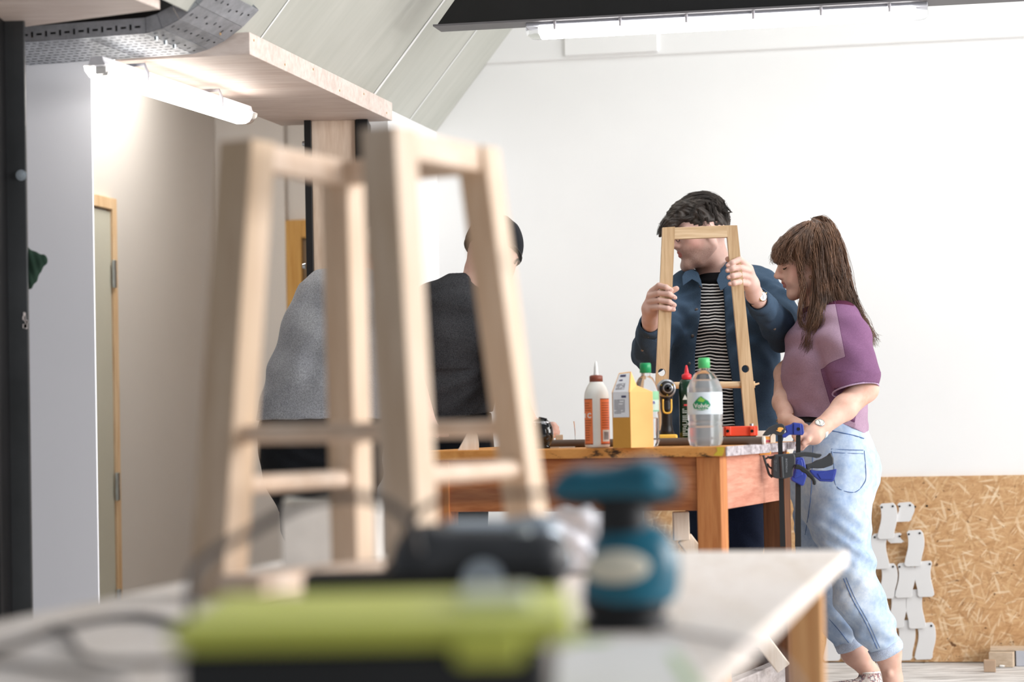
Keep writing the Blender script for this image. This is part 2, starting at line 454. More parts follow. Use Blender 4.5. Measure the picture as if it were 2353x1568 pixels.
# sloping roof lining, boards with filled seams
SA = math.radians(51)
SD = UD * math.cos(SA) + ZD * math.sin(SA); SN = UD * math.sin(SA) - ZD * math.cos(SA)
E0 = R(UL, VB, ZE)
def on_roof(px, py):
    d = ray(px, py); return CAM + d * ((E0 - CAM).dot(SN) / d.dot(SN))
def slopev(px, py): return (on_roof(px, py) - E0).dot(VD)
seams = [0.0, slopev(1024, 163), slopev(942, 105), slopev(632, 42), slopev(632, 42) - 1.25]
seams = sorted(set(seams), reverse=True)
rb = MB()
for a, b in zip(seams[:-1], seams[1:]):
    rb.hexa([E0 + VD * q + SD * s_ + SN * -t for t in (0.012, 0.0) for q, s_ in ((a - .003, 0), (b + .003, 0), (b + .003, 3.2), (a - .003, 3.2))])
struct(rb.build('ceiling', M_panel, bevel=0.002))
sm = MB()
for i, q in enumerate(seams[1:-1]):
    w = 0.013 if i == 1 else 0.007
    n = 60
    lv = [E0 + VD * (q - w * (0.8 + 0.25 * random.random())) + SD * (3.2 * k / n) + SN * 0.002 for k in range(n + 1)]
    rv = [E0 + VD * (q + w * (0.8 + 0.25 * random.random())) + SD * (3.2 * k / n) + SN * 0.002 for k in range(n + 1)]
    sm.add(lv + rv, [(k, k + 1, n + 2 + k, n + 1 + k) for k in range(n)])
struct(sm.build('trim_3', M_seam))

# plywood soffit box
ZS = 2.16
c_r = PZ(902, 278, ZS); c_l = PZ(663, 296, ZS); ur, vf = uv(c_r); ul = uv(c_l)[0]
struct(MB().hexa([R(u, v, z) for z in (ZS, ZS + .07) for u, v in ((ul, 7.16), (ur, 7.16), (ur, vf), (ul, vf))]).build('trim_4', M_ply, bevel=0.002))
k_ = MB()
for i in range(7):
    q = R(ur + .0006, vf - .09 - i * .33, ZS + .02 + .03 * (i % 2)); k_.cyl(q - UD * .002, q + UD * .0008, .004, n=10)
struct(k_.build('trim_5', plain('filler_dots', (190, 150, 95))))
# nearer, higher plywood soffit and a black bar added as the gap's shade behind it
zq = 2.2
qf = [PZ(20, 67, zq), PZ(368, 22, zq), PZ(250, -26, zq), PZ(-160, 20, zq)]
struct(MB().hexa([p for p in qf] + [p + ZD * .3 for p in qf]).build('trim_6', M_ply, bevel=0.002))
ub1 = uv(PV(372, 30, 6.8))[0]
bb = thing('black_bar', R(ub1 - .6, 6.8, 2.19), 'short black bar standing in for the shaded gap above the galvanised cable tray', 'beam')
MB().hexa([R(u, v, z) for z in (2.186, 2.45) for u, v in ((ub1 - 1.3, 6.78), (ub1, 6.78), (ub1, 6.9), (ub1 - 1.3, 6.9))]).build('web', M_black, bb, bevel=.003)
area('corridor_ceiling_light', R(-3.35, 9.75, 2.72), R(-3.6, 10.1, 0), .25, 1.2, 24, (1.0, .965, .9))

# corridor on the left
a = P(216, 700, 7.62); ua, va = uv(a)
struct(MB().hexa([R(u, v, z) for z in (0, 2.8) for u, v in ((ua - 1.6, va), (ua, va), (ua, va + .012), (ua - 1.6, va + .012))]).build('wall_partition', M_greywall))
UC = -3.80
ve = uv(PU(498, 500, UC))[1]
struct(MB().hexa([R(u, v, z) for z in (0, 2.9) for u, v in ((UC - .1, va), (UC, va), (UC, ve + .1), (UC - .1, ve + .1))]).build('wall_corridor', M_warmwall))
ue = uv(PV(655, 500, ve))[0]
struct(MB().hexa([R(u, v, z) for z in (0, 2.9) for u, v in ((UC, ve), (ue, ve), (ue, ve + .06), (UC, ve + .06))]).build('wall_corridor_end', M_warmwall))
struct(MB().hexa([R(u, v, z) for z in (0, 2.9) for u, v in ((ue - .1, ve + .05), (UL + .3, ve + .05), (UL + .3, ve + .15), (ue - .1, ve + .15))]).build('wall_corridor_recess', M_warmwall))
struct(MB().hexa([R(u, v, z) for z in (2.9, 3.0) for u, v in ((UC - .1, va), (UL - .1, va), (UL + .3, ve + .15), (UC - .1, ve + .15))]).build('ceiling_corridor', M_warmwall))
struct(MB().hexa([R(u, v, z) for z in (0, 3.0) for u, v in ((UL - .05, VB + .1), (UL + .1, VB + .1), (UL + .1, ve + .15), (UL - .05, ve + .15))]).build('wall_corridor_right', M_warmwall))
# corridor door and its pine frame
M_pine = wood('pine', (236, 208, 172), (214, 178, 134), axis=2, freq=5, stretch=0.08)
M_door = plain('sage_grey_door', (198, 196, 182), 0.6, 0.3, var=0.03, scale=3)
dr = PU(257, 700, UC); dv = uv(dr)[1]; dz = PU(257, 459, UC).z
d1 = thing('door_1', R(UC, dv - .45, 0), 'tall sage grey flush door in a pine frame on the bright corridor wall', 'door'); struct(d1); del d1['label']; del d1['category']
MB().hexa([R(UC + x, v, z) for z in (0.01, dz - .06) for x, v in ((.0, dv - .95), (.02, dv - .95), (.02, dv - .055), (0, dv - .055))]).build('door_leaf', M_door, d1)
fr = MB()
for x0, x1_, z0, z1 in ((dv - .05, dv, 0, dz), (dv - 1.0, dv - .95, 0, dz), (dv - .95, dv - .05, dz - .05, dz)):
    fr.hexa([R(UC + x, v, z) for z in (z0, z1) for x, v in ((0, x0), (.03, x0), (.03, x1_), (0, x1_))])
fr.build('door_frame', M_pine, d1, bevel=.002)
for zz in (dz - .33, dz - 1.25, .25):
    MB().box(R(UC + .034, dv - .052, zz), (.012, .03, .12), (UD, VD, ZD), .002).build('hinge', M_zinc, d1)
# framed door in the recess
d2 = thing('door_2', R(ue + .3, ve + .02, 0), 'x', 'door'); struct(d2); del d2['label']; del d2['category']
q0 = PV(662, 800, ve + .02); q1 = PV(705, 505, ve + .02); uq = uv(q0)[0]; zt = q1.z
fr = MB()
for x0, x1_, z0, z1 in ((uq, uq + .08, 0, zt), (uq + .86, uq + 1.0, 0, zt), (uq + .08, uq + .86, zt - .09, zt)):
    fr.hexa([R(x, v, z) for z in (z0, z1) for x, v in ((x0, ve + .005), (x1_, ve + .005), (x1_, ve + .05), (x0, ve + .05))])
fr.build('door_frame', wood('golden_pine', (218, 176, 108), (190, 142, 72), axis=2, freq=6), d2, bevel=.003)
MB().hexa([R(x, v, z) for z in (0.01, zt - .09) for x, v in ((uq + .08, ve + .03), (uq + .86, ve + .03), (uq + .86, ve + .048), (uq + .08, ve + .048))]).build('door_leaf', plain('brown_door', (120, 98, 72), .4), d2)

# OSB dado on the end wall
osb = Mat('osb_board', 0.65, 0.25)
acc = osb.ramp(osb.noise(60, osb.co((.5, 1, 1)), 5, .7), [(.3, lin((180, 136, 92))), (.7, lin((212, 172, 128)))])
cols = [(0.05, lin((160, 118, 78))), (0.3, lin((190, 148, 102))), (0.6, lin((216, 180, 136))), (0.95, lin((240, 220, 188)))]
for i, (rot, sc) in enumerate(((0.3, 1.0), (1.35, 1.1), (2.3, 0.9), (0.9, 1.3), (2.8, 1.15), (1.8, .8), (.1, .95), (1.1, .75))):
    mp = osb.co((1, 1, 1), (0, rot, 0), (i * 3.7, 0, i * 1.9)); m2_ = osb.n('ShaderNodeMapping'); m2_.inputs['Scale'].default_value = (0.17, 0.02, 1.15)
    v = osb.n('ShaderNodeTexVoronoi', feature='F1'); v.inputs['Scale'].default_value = 66 * sc
    osb.l(mp, m2_.inputs['Vector']); osb.l(m2_.outputs[0], v.inputs['Vector'])
    sp = osb.n('ShaderNodeSeparateColor'); osb.l(v.outputs['Color'], sp.inputs[0])
    c = osb.ramp(sp.outputs[0], cols)
    near_ = osb.ramp(v.outputs['Distance'], [(.3, (1, 1, 1)), (.42, (0, 0, 0))])
    msk = osb.math('MULTIPLY', near_, osb.math('GREATER_THAN', sp.outputs[1], .45))
    acc = osb.mix(osb.math('MULTIPLY', msk, .48), acc, c)
dk = osb.noise(42, osb.co((0.8, 1, 1.0), (0, 0.8, 0)), 3); acc = osb.mix(osb.ramp(dk, [(0.66, (0, 0, 0)), (0.72, (1, 1, 1))]), acc, lin((112, 78, 50)))
osb.base(acc); osb.bump(osb.noise(70, osb.co((.3, 1, 1.2), (0, .6, 0))), 0.2)
ob_ = R(0, VB, 0); zo = PV(2200, 1094, VB).z; uo = uv(PV(1480, 1200, VB))[0]
osbo = MB().hexa([R(u, v, z) for z in (0.004, zo) for u, v in ((uo, VB - .018), (6.5, VB - .018), (6.5, VB), (uo, VB))]).build('trim_7', osb.m, origin=R(1, VB, 0))
struct(osbo)
# turn the board's own axes to the wall so the strands lie in its face
osbo.data.transform(Matrix.Rotation(RA, 4, 'Z')); osbo.rotation_euler = (0, 0, -RA)

# grey-white wavy tiles screwed to the OSB
M_tile = plain('matt_grey_white_tile', (222, 222, 222), 0.55, 0.3, var=0.03, scale=9)
M_screw = plain('black_screw', (20, 20, 20), 0.4)
def tile(cx, ty, w, hgt, wave, lab, layer=0, skew=0.0):
    """cx, ty: top centre in the photo; w, hgt in photo pixels"""
    n = 14; L = []; Rr = []
    vv = VB - .018 - .0105 * (layer + 1) + .0
    for i in range(n + 1):
        t = i / n; off = wave * math.sin(t * math.pi * 1.5) * 4.6
        y = ty + hgt * t; flare = 2.0 * max(0, t - .8) / .2
        L.append((cx - w / 2 + off + skew * t - flare * (wave < 0), y)); Rr.append((cx + w / 2 + off + skew * t + flare * (wave > 0), y))
    poly = [(L[0][0] + 5, L[0][1])] + [(L[0][0] + 1, L[0][1] + 4)] + L[1:-1] + [(L[-1][0] + 1, L[-1][1] - 4), (L[-1][0] + 5, L[-1][1])]
    poly += [(Rr[-1][0] - 5, Rr[-1][1] - 1), (Rr[-1][0] - 1, Rr[-1][1] - 5)] + Rr[1:-1][::-1] + [(Rr[0][0] - 1, Rr[0][1] + 2), (Rr[0][0] - 5, Rr[0][1] - 2)]
    pts = [PV(x, y, vv) for x, y in poly]
    root = thing('wall_tile', PV(cx, ty + hgt, vv), lab, 'tile', 'wavy grey white tiles screwed on the chipboard')
    MB().prism(pts, VD * .009).build('plate', M_tile, root, bevel=.0015)
    for sx in (-1, 1):
        p = PV(cx + sx * (w / 2 - 6), ty + 7 - sx * 1.2, vv); MB().cyl(p - VD * .0025, p + VD * .002, .0042, n=14).build('screw', M_screw, root)
tiles = [
 (2039, 1158, 37, 82, 1, 'upper left tile of the top pair, taller than its neighbour', 4),
 (2079, 1156, 36, 44, 1, 'short tile at the top right of the cluster', 3),
 (2022, 1227, 36, 82, -1, 'tile whose left edge meets the jeans, below the top pair', 3),
 (2056, 1227, 34, 22, -1, 'mostly hidden little tile behind the tall top tile', 2),
 (2101, 1220, 37, 83, 1, 'tile on the right edge, second row, beside the bare gap', 3),
 (2040, 1297, 36, 80, 1, 'tile under the left second row tile, next to the knee', 2),
 (2080, 1295, 38, 80, 1, 'middle tile of the third row with one visible screw', 2),
 (2124, 1291, 37, 82, -1, 'tile on the right edge of the third row, its left screw covered', 2),
 (2062, 1357, 36, 88, 1, 'left tile of the fourth row with its screws covered', 1),
 (2104, 1356, 38, 90, -1, 'right tile of the fourth row with its screws covered', 1),
 (2080, 1427, 38, 92, 1, 'bottom row tile beside the ankle, touching the floor', 0),
 (2126, 1433, 40, 84, 1, 'bottom right corner tile with one black screw, at the floor', 0),
 (2008, 1440, 36, 80, 1, 'bottom row tile right behind the ankles', 0),
 (1951, 1440, 40, 79, -1, 'bottom row tile seen between table leg and ankle', 0),
 (1914, 1440, 40, 80, 1, 'bottom row tile right beside the blurred table leg', 0),
 (1976, 1360, 38, 84, 1, 'tile seen between the two trouser legs', 1)]
for t_ in tiles: tile(t_[0], t_[1], t_[2], t_[3], t_[4], 'grey white wavy wall tile, ' + t_[5], t_[6])
for i, (sx, sy) in enumerate(((2103, 1165), (2130, 1163))):
    p = PV(sx, sy, VB - .018); tag(MB().cyl(p - VD * .003, p + VD * .003, .0042, n=14).build('loose_screw', M_screw), 'black screw in bare chipboard, %s of the pair beside the top tiles' % ('left one', 'right one')[i], 'screw', 'bare screws in the chipboard')

# offcuts on the floor by the wall
M_off = wood('weathered_offcut', (216, 198, 176), (190, 168, 144), axis=0, freq=8)
def block(px, py, v, w, d, h, lab, mat=None, rot=0.0):
    p = PV(px, py, v); p.z = h / 2 + .001
    ax = (UD * math.cos(rot) + VD * math.sin(rot), VD * math.cos(rot) - UD * math.sin(rot), ZD)
    return tag(MB().box(p, (w, d, h), ax).build('wood_offcut', mat or M_off, bevel=.002), lab, 'offcut', 'timber offcuts on the floor by the chipboard')
block(2274, 1520, VB - .35, .045, .05, .045, 'small square brown timber offcut on the floor, nearest of the row', plain('brown_block', (176, 150, 126)))
block(2303, 1512, VB - .15, .095, .08, .058, 'long pale timber offcut with stripy end grain lying against the chipboard', None, -.12)
block(2333, 1508, VB - .08, .04, .05, .06, 'dark brown offcut between the striped offcut and the grey one', plain('dark_block', (120, 90, 66)))
block(2352, 1508, VB - .12, .06, .07, .06, 'half pale half grey painted offcut at the right edge of the picture', plain('grey_block', (176, 180, 190)))
lg = thing('timber_plank', R(2.2, VB - .05, .06), 'long thin board lying on top of the row of offcuts at the right', 'plank')
MB().box(R(uv(PV(2353, 1500, VB - .06))[0] - .02, VB - .1, .066), (.22, .1, .01), (UD, VD, ZD)).build('board', M_off, lg)
for i, (sx, sy, r) in enumerate(((2307, 1534, .012), (2123, 1524, .005), (2288, 1528, .008), (2296, 1524, .006))):
    p = PZ(sx, sy, 0); bm_ = MB(); n = 7
    for k in range(3):
        c = p + Vector((random.uniform(-1, 1) * r, random.uniform(-1, 1) * r, r * .5)); bm_.box(c, (r * 1.4, r, r * .7), (UD, VD, ZD), r * .3)
    tag(bm_.build('debris_chip', M_screw if i == 1 else plain('plaster_chip', (232, 230, 226))), ['largest white plaster chip on the floor in front of the offcuts', 'tiny black scrap on the floor in front of the bottom corner tile', 'flat white chip on the floor near the striped offcut', 'smallest white chip lying right against the striped offcut'][i], 'chip', 'chips of debris on the floor')

# ---------------------------------------------------------------- steel column at the left edge
cy = 7.02
cl = P(36, 700, cy); crr = P(67, 700, cy)
col_ = thing('steel_column', (crr.x - .2, cy + .1, 0), 'black painted steel column at the left edge of the picture', 'column')
MB().hexa([Vector((x, y, z)) for z in (0, 2.6) for x, y in ((cl.x - .35, cy - .16), (P(22, 700, cy).x, cy - .16), (P(22, 700, cy).x, cy + .02), (cl.x - .35, cy + .02))]).build('web', M_black, col_, bevel=.004)
MB().hexa([Vector((x, y, z)) for z in (0, 2.6) for x, y in ((P(20, 700, cy).x, cy - .02), (crr.x, cy - .02), (crr.x, cy + .0), (P(20, 700, cy).x, cy + .0))]).build('flange', M_blackedge, col_, bevel=.003)
for yy in (403,):
    b = P(49, yy, cy - .02); bo = MB().cyl(b, b - Vector((0, .012, 0)), .0125, n=6); bo.cyl(b - Vector((0, .012, 0)), b - Vector((0, .018, 0)), .007)
    bo.cyl(b, b - Vector((0, .003, 0)), .016); bo.build('bolt', M_zinc, col_)
sp_ = MB()
for k in range(9):
    c = P(58 + random.uniform(-3, 5), 735 + random.uniform(-16, 16), cy - .0215); sp_.box(c, (.004 + random.random() * .008, .001, .006 + random.random() * .01), None)
sp_.build('paint_fleck', plain('white_paint', (225, 215, 212)), col_)
# green cloth hung on the column's far side
gc = Sdf((-1.55, 6.98, 1.15), (-1.15, 7.2, 1.75), .004)
pts = [P(66, 560, 7.045), P(70, 590, 7.045), P(68, 640, 7.045), P(66, 672, 7.045)]
gc.cap(P(60, 565, 7.045), P(68, 600, 7.045), .004, .012, .01); gc.cap(P(70, 592, 7.045), P(96, 598, 7.045), .018, .012, .02); gc.cap(P(96, 598, 7.045), P(72, 640, 7.045), .012, .016, .02)
gc.cap(P(72, 600, 7.045), P(66, 660, 7.045), .02, .008, .02)
gc.disp(lambda x, y, z: folds(x, y, z, (1, .3, .4), 150, .0025, 3))
g_ = thing('hanging_cloth', P(66, 672, 7.045), 'dark green cloth hanging from the far side of the black column', 'cloth')
gc.build('fabric', plain('dark_green_cloth', (38, 56, 46), .9, .1, bump=.2), g_)

# ---------------------------------------------------------------- clad post in the middle left
py0 = 9.14
def vx(px, y=500): return P(px, y, py0).x
post = thing('clad_post', (vx(770), py0 + .06, 0), 'plywood clad post between two black steel flanges under the soffit', 'post')
top = ZS
MB().hexa([Vector((x, y, z)) for z in (0, top) for x, y in ((vx(718), py0 + .02), (vx(819), py0 + .02), (vx(819), py0 + .16), (vx(718), py0 + .16))]).build('cladding', M_plyv, post, bevel=.002)
for xa, xb in ((702, 718), (821, 849)):
    MB().hexa([Vector((x, y, z)) for z in (0, top) for x, y in ((vx(xa), py0), (vx(xb), py0), (vx(xb), py0 + .2), (vx(xa), py0 + .2))]).build('flange', M_black, post, bevel=.002)
for yy in (330, 612):
    b = P(702, yy, py0 + .03); MB().cyl(b, b - Vector((.012, 0, 0)), .012, .008, n=12).build('bolt', M_zinc, post)

# ---------------------------------------------------------------- black roof beam and long batten light
VBM = 8.44
bl = PV(1004, 57, VBM); br = PV(2600, -42, VBM); ub0 = uv(bl)[0]
beam = thing('black_bar', R(ub0 + 1.5, VBM + .05, bl.z), 'black steel roof beam running from the sloping lining above the long light', 'beam')
MB().hexa([R(u, v, z) for z, du in ((bl.z, 0), (bl.z + .22, .17)) for u, v in ((ub0 + du, VBM), (ub0 + 4, VBM), (ub0 + 4, VBM + .09), (ub0 + du, VBM + .09))]).build('web', M_black, beam, bevel=.002)
MB().hexa([R(u, v, z) for z in (bl.z - .007, bl.z) for u, v in ((ub0 - .012, VBM - .012), (ub0 + 4, VBM - .012), (ub0 + 4, VBM + .12), (ub0 - .012, VBM + .12))]).build('flange', plain('grey_steel_edge', (95, 93, 96), .5), beam)

def batten(name, p0, p1, lab, power_mat, r=.045, side=None, clips=6, hcol=(168, 170, 178)):
    """weatherproof fluorescent: grey housing above, clear domed diffuser below with a lit tube inside"""
    p0 = Vector(p0); p1 = Vector(p1); d = (p1 - p0).normalized(); sd = d.cross(ZD).normalized()
    root = thing(name, (p0 + p1) / 2, lab, 'light')
    def prof(scale, pts, n0=p0, n1=p1, e=0.0):
        return [[q + sd * a * scale + ZD * b * scale for a, b in pts] for q in (n0 + d * e, n1 - d * e)]
    hs = [(-.95, 0), (-1.0, .12), (-.8, .5), (-.7, .95), (.7, .95), (.8, .5), (1.0, .12), (.95, 0)]
    df = [(-1.05, .02), (-1.08, -.12), (-.98, -.5), (-.75, -.85), (-.4, -1.02), (.4, -1.02), (.75, -.85), (.98, -.5), (1.08, -.12), (1.05, .02)]
    mb = MB(); a, b = prof(r * (1 if clips > 3 else .7), hs); mb.prism(a, b[0] - a[0]); mb.build('housing', plain('grey_housing', hcol, .45), root, bevel=.004)
    L = (p1 - p0).length; n = len(df); e = .05
    for sgn, o_ in ((1, p0), (-1, p1)):
        vs = []
        st = [(0, .72), (.012, .93), (.03, 1), (e, 1)]
        for t, sc in st:
            q = o_ + d * sgn * t; vs += [q + sd * x * r * (0.9 + .1 * sc) + ZD * y * r * (sc if y < 0 else 1) for x, y in df]
        m = MB(); m.add(vs, [(i * n + j, i * n + j + 1, (i + 1) * n + j + 1, (i + 1) * n + j) for i in range(len(st) - 1) for j in range(n - 1)], True)
        m.add(vs, [list(range(n))]); m.build('diffuser_end', power_mat[1], root)
    lo = MB(); a = [p0 + d * e + sd * x * r + ZD * y * r for x, y in df]; lo.prism(a, d * (L - 2 * e))
    lo.build('lit_diffuser', power_mat[0], root)
    for t in [(i + .45) / clips for i in range(clips)]:
        q = p0 + d * (L * t + .0); c = MB()
        c.tube([q - sd * r * 1.1 - ZD * r * .4, q - sd * r * 1.12 + ZD * r * .3, q - sd * r * .86 + ZD * r * .98, q + sd * r * .86 + ZD * r * .98, q + sd * r * 1.12 + ZD * r * .3, q + sd * r * 1.1 - ZD * r * .4], .0055, 6)
        c.build('clip', plain('grey_clip', (186, 184, 190), .4), root)
    for t in (.035, .965):
        q = p0 + d * (L * t); MB().box(q - ZD * r * .25, (.02, r * .9, r * .6), (d, sd, ZD), .003).build('tube_holder', plain('lamp_holder', (228, 226, 222)), root)
    return root
M_clear = glass('clear_diffuser', (0.97, 0.98, 1, 1), 0.15, 1.15)
M_lamp = emit('lit_fluorescent', (1.0, 0.985, 0.96, 1), 13.0)
M_lamp2 = emit('lit_fluorescent_corridor', (1.0, 0.965, 0.9, 1), 11.0)
la = PV(1213, 68, VBM + .06); lb = PV(2132, 14, VBM + .06); zl = (la.z + lb.z) / 2; la.z = lb.z = zl
f1 = batten('fluorescent_light', la, lb, 'long lit fluorescent batten under the black roof beam at the top right', (M_lamp, M_clear), .040)
for i, sx in enumerate((1394, 1948)):
    p = PV(sx, 40 - i * 36, VBM + .06); p.z = zl + .048; MB().box(p, (.03, .05, .012), (UD, VD, ZD), .002).build('mounting_clip', M_zinc, f1)
ca = PZ(222, 150, ZS - .06); cb = PZ(566, 262, ZS - .06)
f2 = batten('fluorescent_light', ca, cb, 'shorter lit fluorescent batten under the plywood soffit in the corridor', (M_lamp2, M_clear), .040, clips=2, hcol=(235, 235, 240))  # housing whitened, the lamp's glow put into its colour
lp = [P(240, 165, ca.y + .1), P(252, 178, ca.y + .1), P(262, 180, ca.y + .1), P(266, 168, ca.y + .1)]
MB().tube(spline(lp), .0035).build('cable', plain('white_flex', (238, 240, 225)), f2)

# ---------------------------------------------------------------- galvanised cable tray
M_galv = Mat('galvanised_steel', 0.45, 0.5, 0.55)
M_galv.base(M_galv.ramp(M_galv.noise(14, None, 5, .7), [(0.3, lin((140, 144, 150))), (0.6, lin((176, 180, 188))), (0.8, lin((200, 203, 208)))])); M_galv = M_galv.m
tr = thing('cable_tray', P(250, 100, 7.0), 'galvanised perforated cable tray bending upwards below the plywood ceiling', 'tray')
near = [(-60, 106), (335, 77), (372, 66), (412, 45), (455, 12), (495, -30)]
npts = []
for px, py in near:
    q = P(px, py, 6.9); vq = 6.72; q = PV(px, py, vq); npts.append(q)
W_ = VD * .42
bot = MB(); sidem = MB(); side2 = MB()
up = []
for i, q in enumerate(npts):
    a_ = npts[min(i + 1, len(npts) - 1)] - npts[max(i - 1, 0)]; nrm = VD.cross(a_).normalized()
    if nrm.z < 0: nrm = -nrm
    up.append(nrm)
hs_ = .047
for i in range(len(npts) - 1):
    a_, b_ = npts[i], npts[i + 1]; e = (b_ - a_).normalized() * (.0015 if i else 0); nn = (up[i], up[i + 1])
    bot.hexa([a_ + e, b_, b_ + W_, a_ + W_ + e, a_ + e + nn[0] * .0015, b_ + nn[1] * .0015, b_ + W_ + nn[1] * .0015, a_ + W_ + e + nn[0] * .0015])
    for o in (0, 1):
        oo = W_ * o
        (side2 if o else sidem).hexa([a_ + oo + e, b_ + oo, b_ + oo + VD * .0015, a_ + oo + e + VD * .0015, a_ + oo + e + nn[0] * hs_, b_ + oo + nn[1] * hs_, b_ + oo + VD * .0015 + nn[1] * hs_, a_ + oo + e + VD * .0015 + nn[0] * hs_])
# perforations
def perf(mb, c, e1, e2, n, L, w):
    e1 = e1.normalized(); e2 = e2.normalized(); q = []
    for a1, a2 in ((-1, -1), (1, -1), (1, 1), (-1, 1)): q.append(c + n * .0008 + e1 * a1 * L / 2 + e2 * a2 * w / 2)
    mb.add(q, [(0, 1, 2, 3)])
bot.slot(1); sidem.slot(1)
d0 = (npts[1] - npts[0]).normalized(); L0 = (npts[1] - npts[0]).length; dn = -up[0]
for r_ in range(9):
    x = .0 + .022 * (r_ % 2)
    k = 0
    while x < L0 + .02:
        c = npts[0] + d0 * x + VD * (.03 + r_ * .045)
        if x < L0 - .01 or r_ > 2:
            if (k + r_) % 2: perf(bot, c, d0, VD, dn, .017, .006)
            else: perf(bot, c, VD + d0 * .6, d0, dn, .012, .006)
        x += .0225; k += 1
x = .01; k = 0
while x < L0 - .02:
    c = npts[0] + d0 * x + up[0] * hs_ * .45
    if k % 2: perf(sidem, c, d0, up[0], -VD, .017, .006)
    else: perf(sidem, c, up[0], d0, -VD, .017, .006)
    x += .022; k += 1
for i in range(1, len(npts) - 1):
    c0 = (npts[i] + npts[i + 1]) / 2; dd = npts[i + 1] - npts[i]; nn = -((up[i] + up[i + 1]) / 2).normalized()
    for r_ in range(8): perf(bot, c0 + VD * (.03 + r_ * .05) + dd * random.uniform(-.15, .15), VD if r_ % 2 else dd, dd if r_ % 2 else VD, nn, .012, .006)
bot.build('tray_bottom', [M_galv, M_dark], tr); sidem.build('side_flange', [M_galv, M_dark], tr); side2.build('side_flange', M_galv, tr)
for t in (.04, .12, .2):
    c = npts[1] + VD * (t + .02) - ZD * .001 + d0 * .01; MB().cyl(c, c - ZD * .012, .006, n=6).build('bolt', M_zinc, tr)
# ================================================================ the workbench in the middle distance
BA = math.radians(20)
BL = Vector((-math.cos(BA), math.sin(BA), 0)); BD = Vector((math.sin(BA), math.cos(BA), 0))   # left along the front, back
ZT = 0.918
BC = PZ(1668, 1026, ZT)                                                 # front right corner of the top
def B(l, d, z): return BC * 1 + BL * l + BD * d + ZD * (z - ZT)
def BT(px, py_hint, d):
    """point on the bench top below photo column px, d metres behind the front edge"""
    q = ray(px, py_hint); n = BD; p = BC + BD * d; r = CAM + q * ((p - CAM).dot(n) / q.dot(n)); r.z = ZT; return r
M_top = Mat('worn_bench_top', 0.55, 0.3)
co = M_top.co((1, 1, 1), (0, 0, -0.35))
tc = M_top.ramp(M_top.noise(7, M_top.co((.35, 3, 2)), 5, .6, .6), [(0.3, lin((196, 128, 62))), (0.65, lin((226, 164, 94)))])
tc = M_top.mix(M_top.ramp(M_top.noise(11, M_top.co((1, 1, 2.5)), 6, .7), [(0.56, (0, 0, 0)), (0.64, (1, 1, 1))]), tc, lin((66, 46, 30)))
sx_ = M_top.n('ShaderNodeSeparateXYZ'); M_top.l(M_top.co(), sx_.inputs[0])
M_top.base(tc); M_top.bump(M_top.noise(60), .2)
M_end = Mat('weathered_end_grain', 0.7, 0.2)
M_end.base(M_end.ramp(M_end.noise(26, M_end.co((1, 1, 2)), 6, .7), [(0.3, lin((96, 84, 84))), (0.5, lin((168, 160, 164))), (0.7, lin((206, 200, 204)))]))
M_bw = wood('orange_brown_bench_wood', (196, 128, 82), (150, 88, 50), axis=0, freq=5, stretch=.12, rz=BA)
M_bwv = wood('orange_brown_leg_wood', (205, 138, 84), (168, 102, 56), axis=2, freq=5, stretch=.1)
M_bside = wood('pinkish_lit_bench_wood', (212, 156, 134), (188, 124, 102), axis=1, freq=6, stretch=.1, rz=BA)  # lit copy of the bench wood, light painted into the colour
M_bdark = wood('shaded_bench_wood', (112, 72, 46), (82, 50, 30), axis=2, freq=5)  # darker copy for the back parts, shade painted into the colour
LB = 1.0; DBK = .92
wb = thing('workbench', B(.5, .48, 0), 'worn orange-brown wooden workbench carrying bottles and a drill', 'workbench')
t_ = MB(); TH = .031
t_.hexa([B(l, d, z) for z in (ZT - TH, ZT) for l, d in ((LB, 0), (0.0, 0), (0.0, DBK), (LB, DBK))])
t_.build('tabletop', M_top.m, wb, bevel=.004)
MB().hexa([B(l, d, z) for z in (ZT - TH + .001, ZT - .0005) for l, d in ((.0, -.001), (-.004, .0), (-.004, DBK + .001), (.0, DBK + .001))]).build('tabletop_end', M_end.m, wb)
zA = .724
m = MB(); m.add([B(l, -.0012, z) for l, z in ((.005, ZT - .002), (.03, ZT - .002), (.026, ZT - .014), (.04, ZT - .027), (.012, ZT - .029), (.006, ZT - .016))], [(0, 1, 2, 3, 4, 5)]); m.build('paint_mark', plain('yellow_paint', (214, 186, 60)), wb)
MB().hexa([B(l, d, z) for z in (zA, ZT - TH) for l, d in ((LB - .06, .02), (.1, .02), (.1, .045), (LB - .06, .045))]).build('front_apron', M_bw, wb, bevel=.002)
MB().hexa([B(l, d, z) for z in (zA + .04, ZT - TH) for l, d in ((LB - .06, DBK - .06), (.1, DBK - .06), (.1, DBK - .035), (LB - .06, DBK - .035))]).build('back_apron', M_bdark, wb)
MB().hexa([B(l, d, z) for z in (zA, ZT - TH) for l, d in ((.055, .085), (.03, .085), (.03, DBK - .09), (.055, DBK - .09))]).build('side_apron', M_bside, wb, bevel=.002)
MB().hexa([B(l, d, z) for z in (zA, ZT - TH) for l, d in ((LB - .055, .085), (LB - .03, .085), (LB - .03, DBK - .09), (LB - .055, DBK - .09))]).build('side_apron', M_bside, wb, bevel=.002)
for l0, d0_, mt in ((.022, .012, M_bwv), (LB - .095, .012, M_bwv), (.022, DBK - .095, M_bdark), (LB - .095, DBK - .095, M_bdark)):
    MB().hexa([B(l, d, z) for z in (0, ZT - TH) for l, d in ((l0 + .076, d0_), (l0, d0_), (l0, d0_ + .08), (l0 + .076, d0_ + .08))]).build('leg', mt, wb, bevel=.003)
M_str = wood('scuffed_stretcher', (190, 184, 184), (150, 140, 136), axis=1, freq=7)
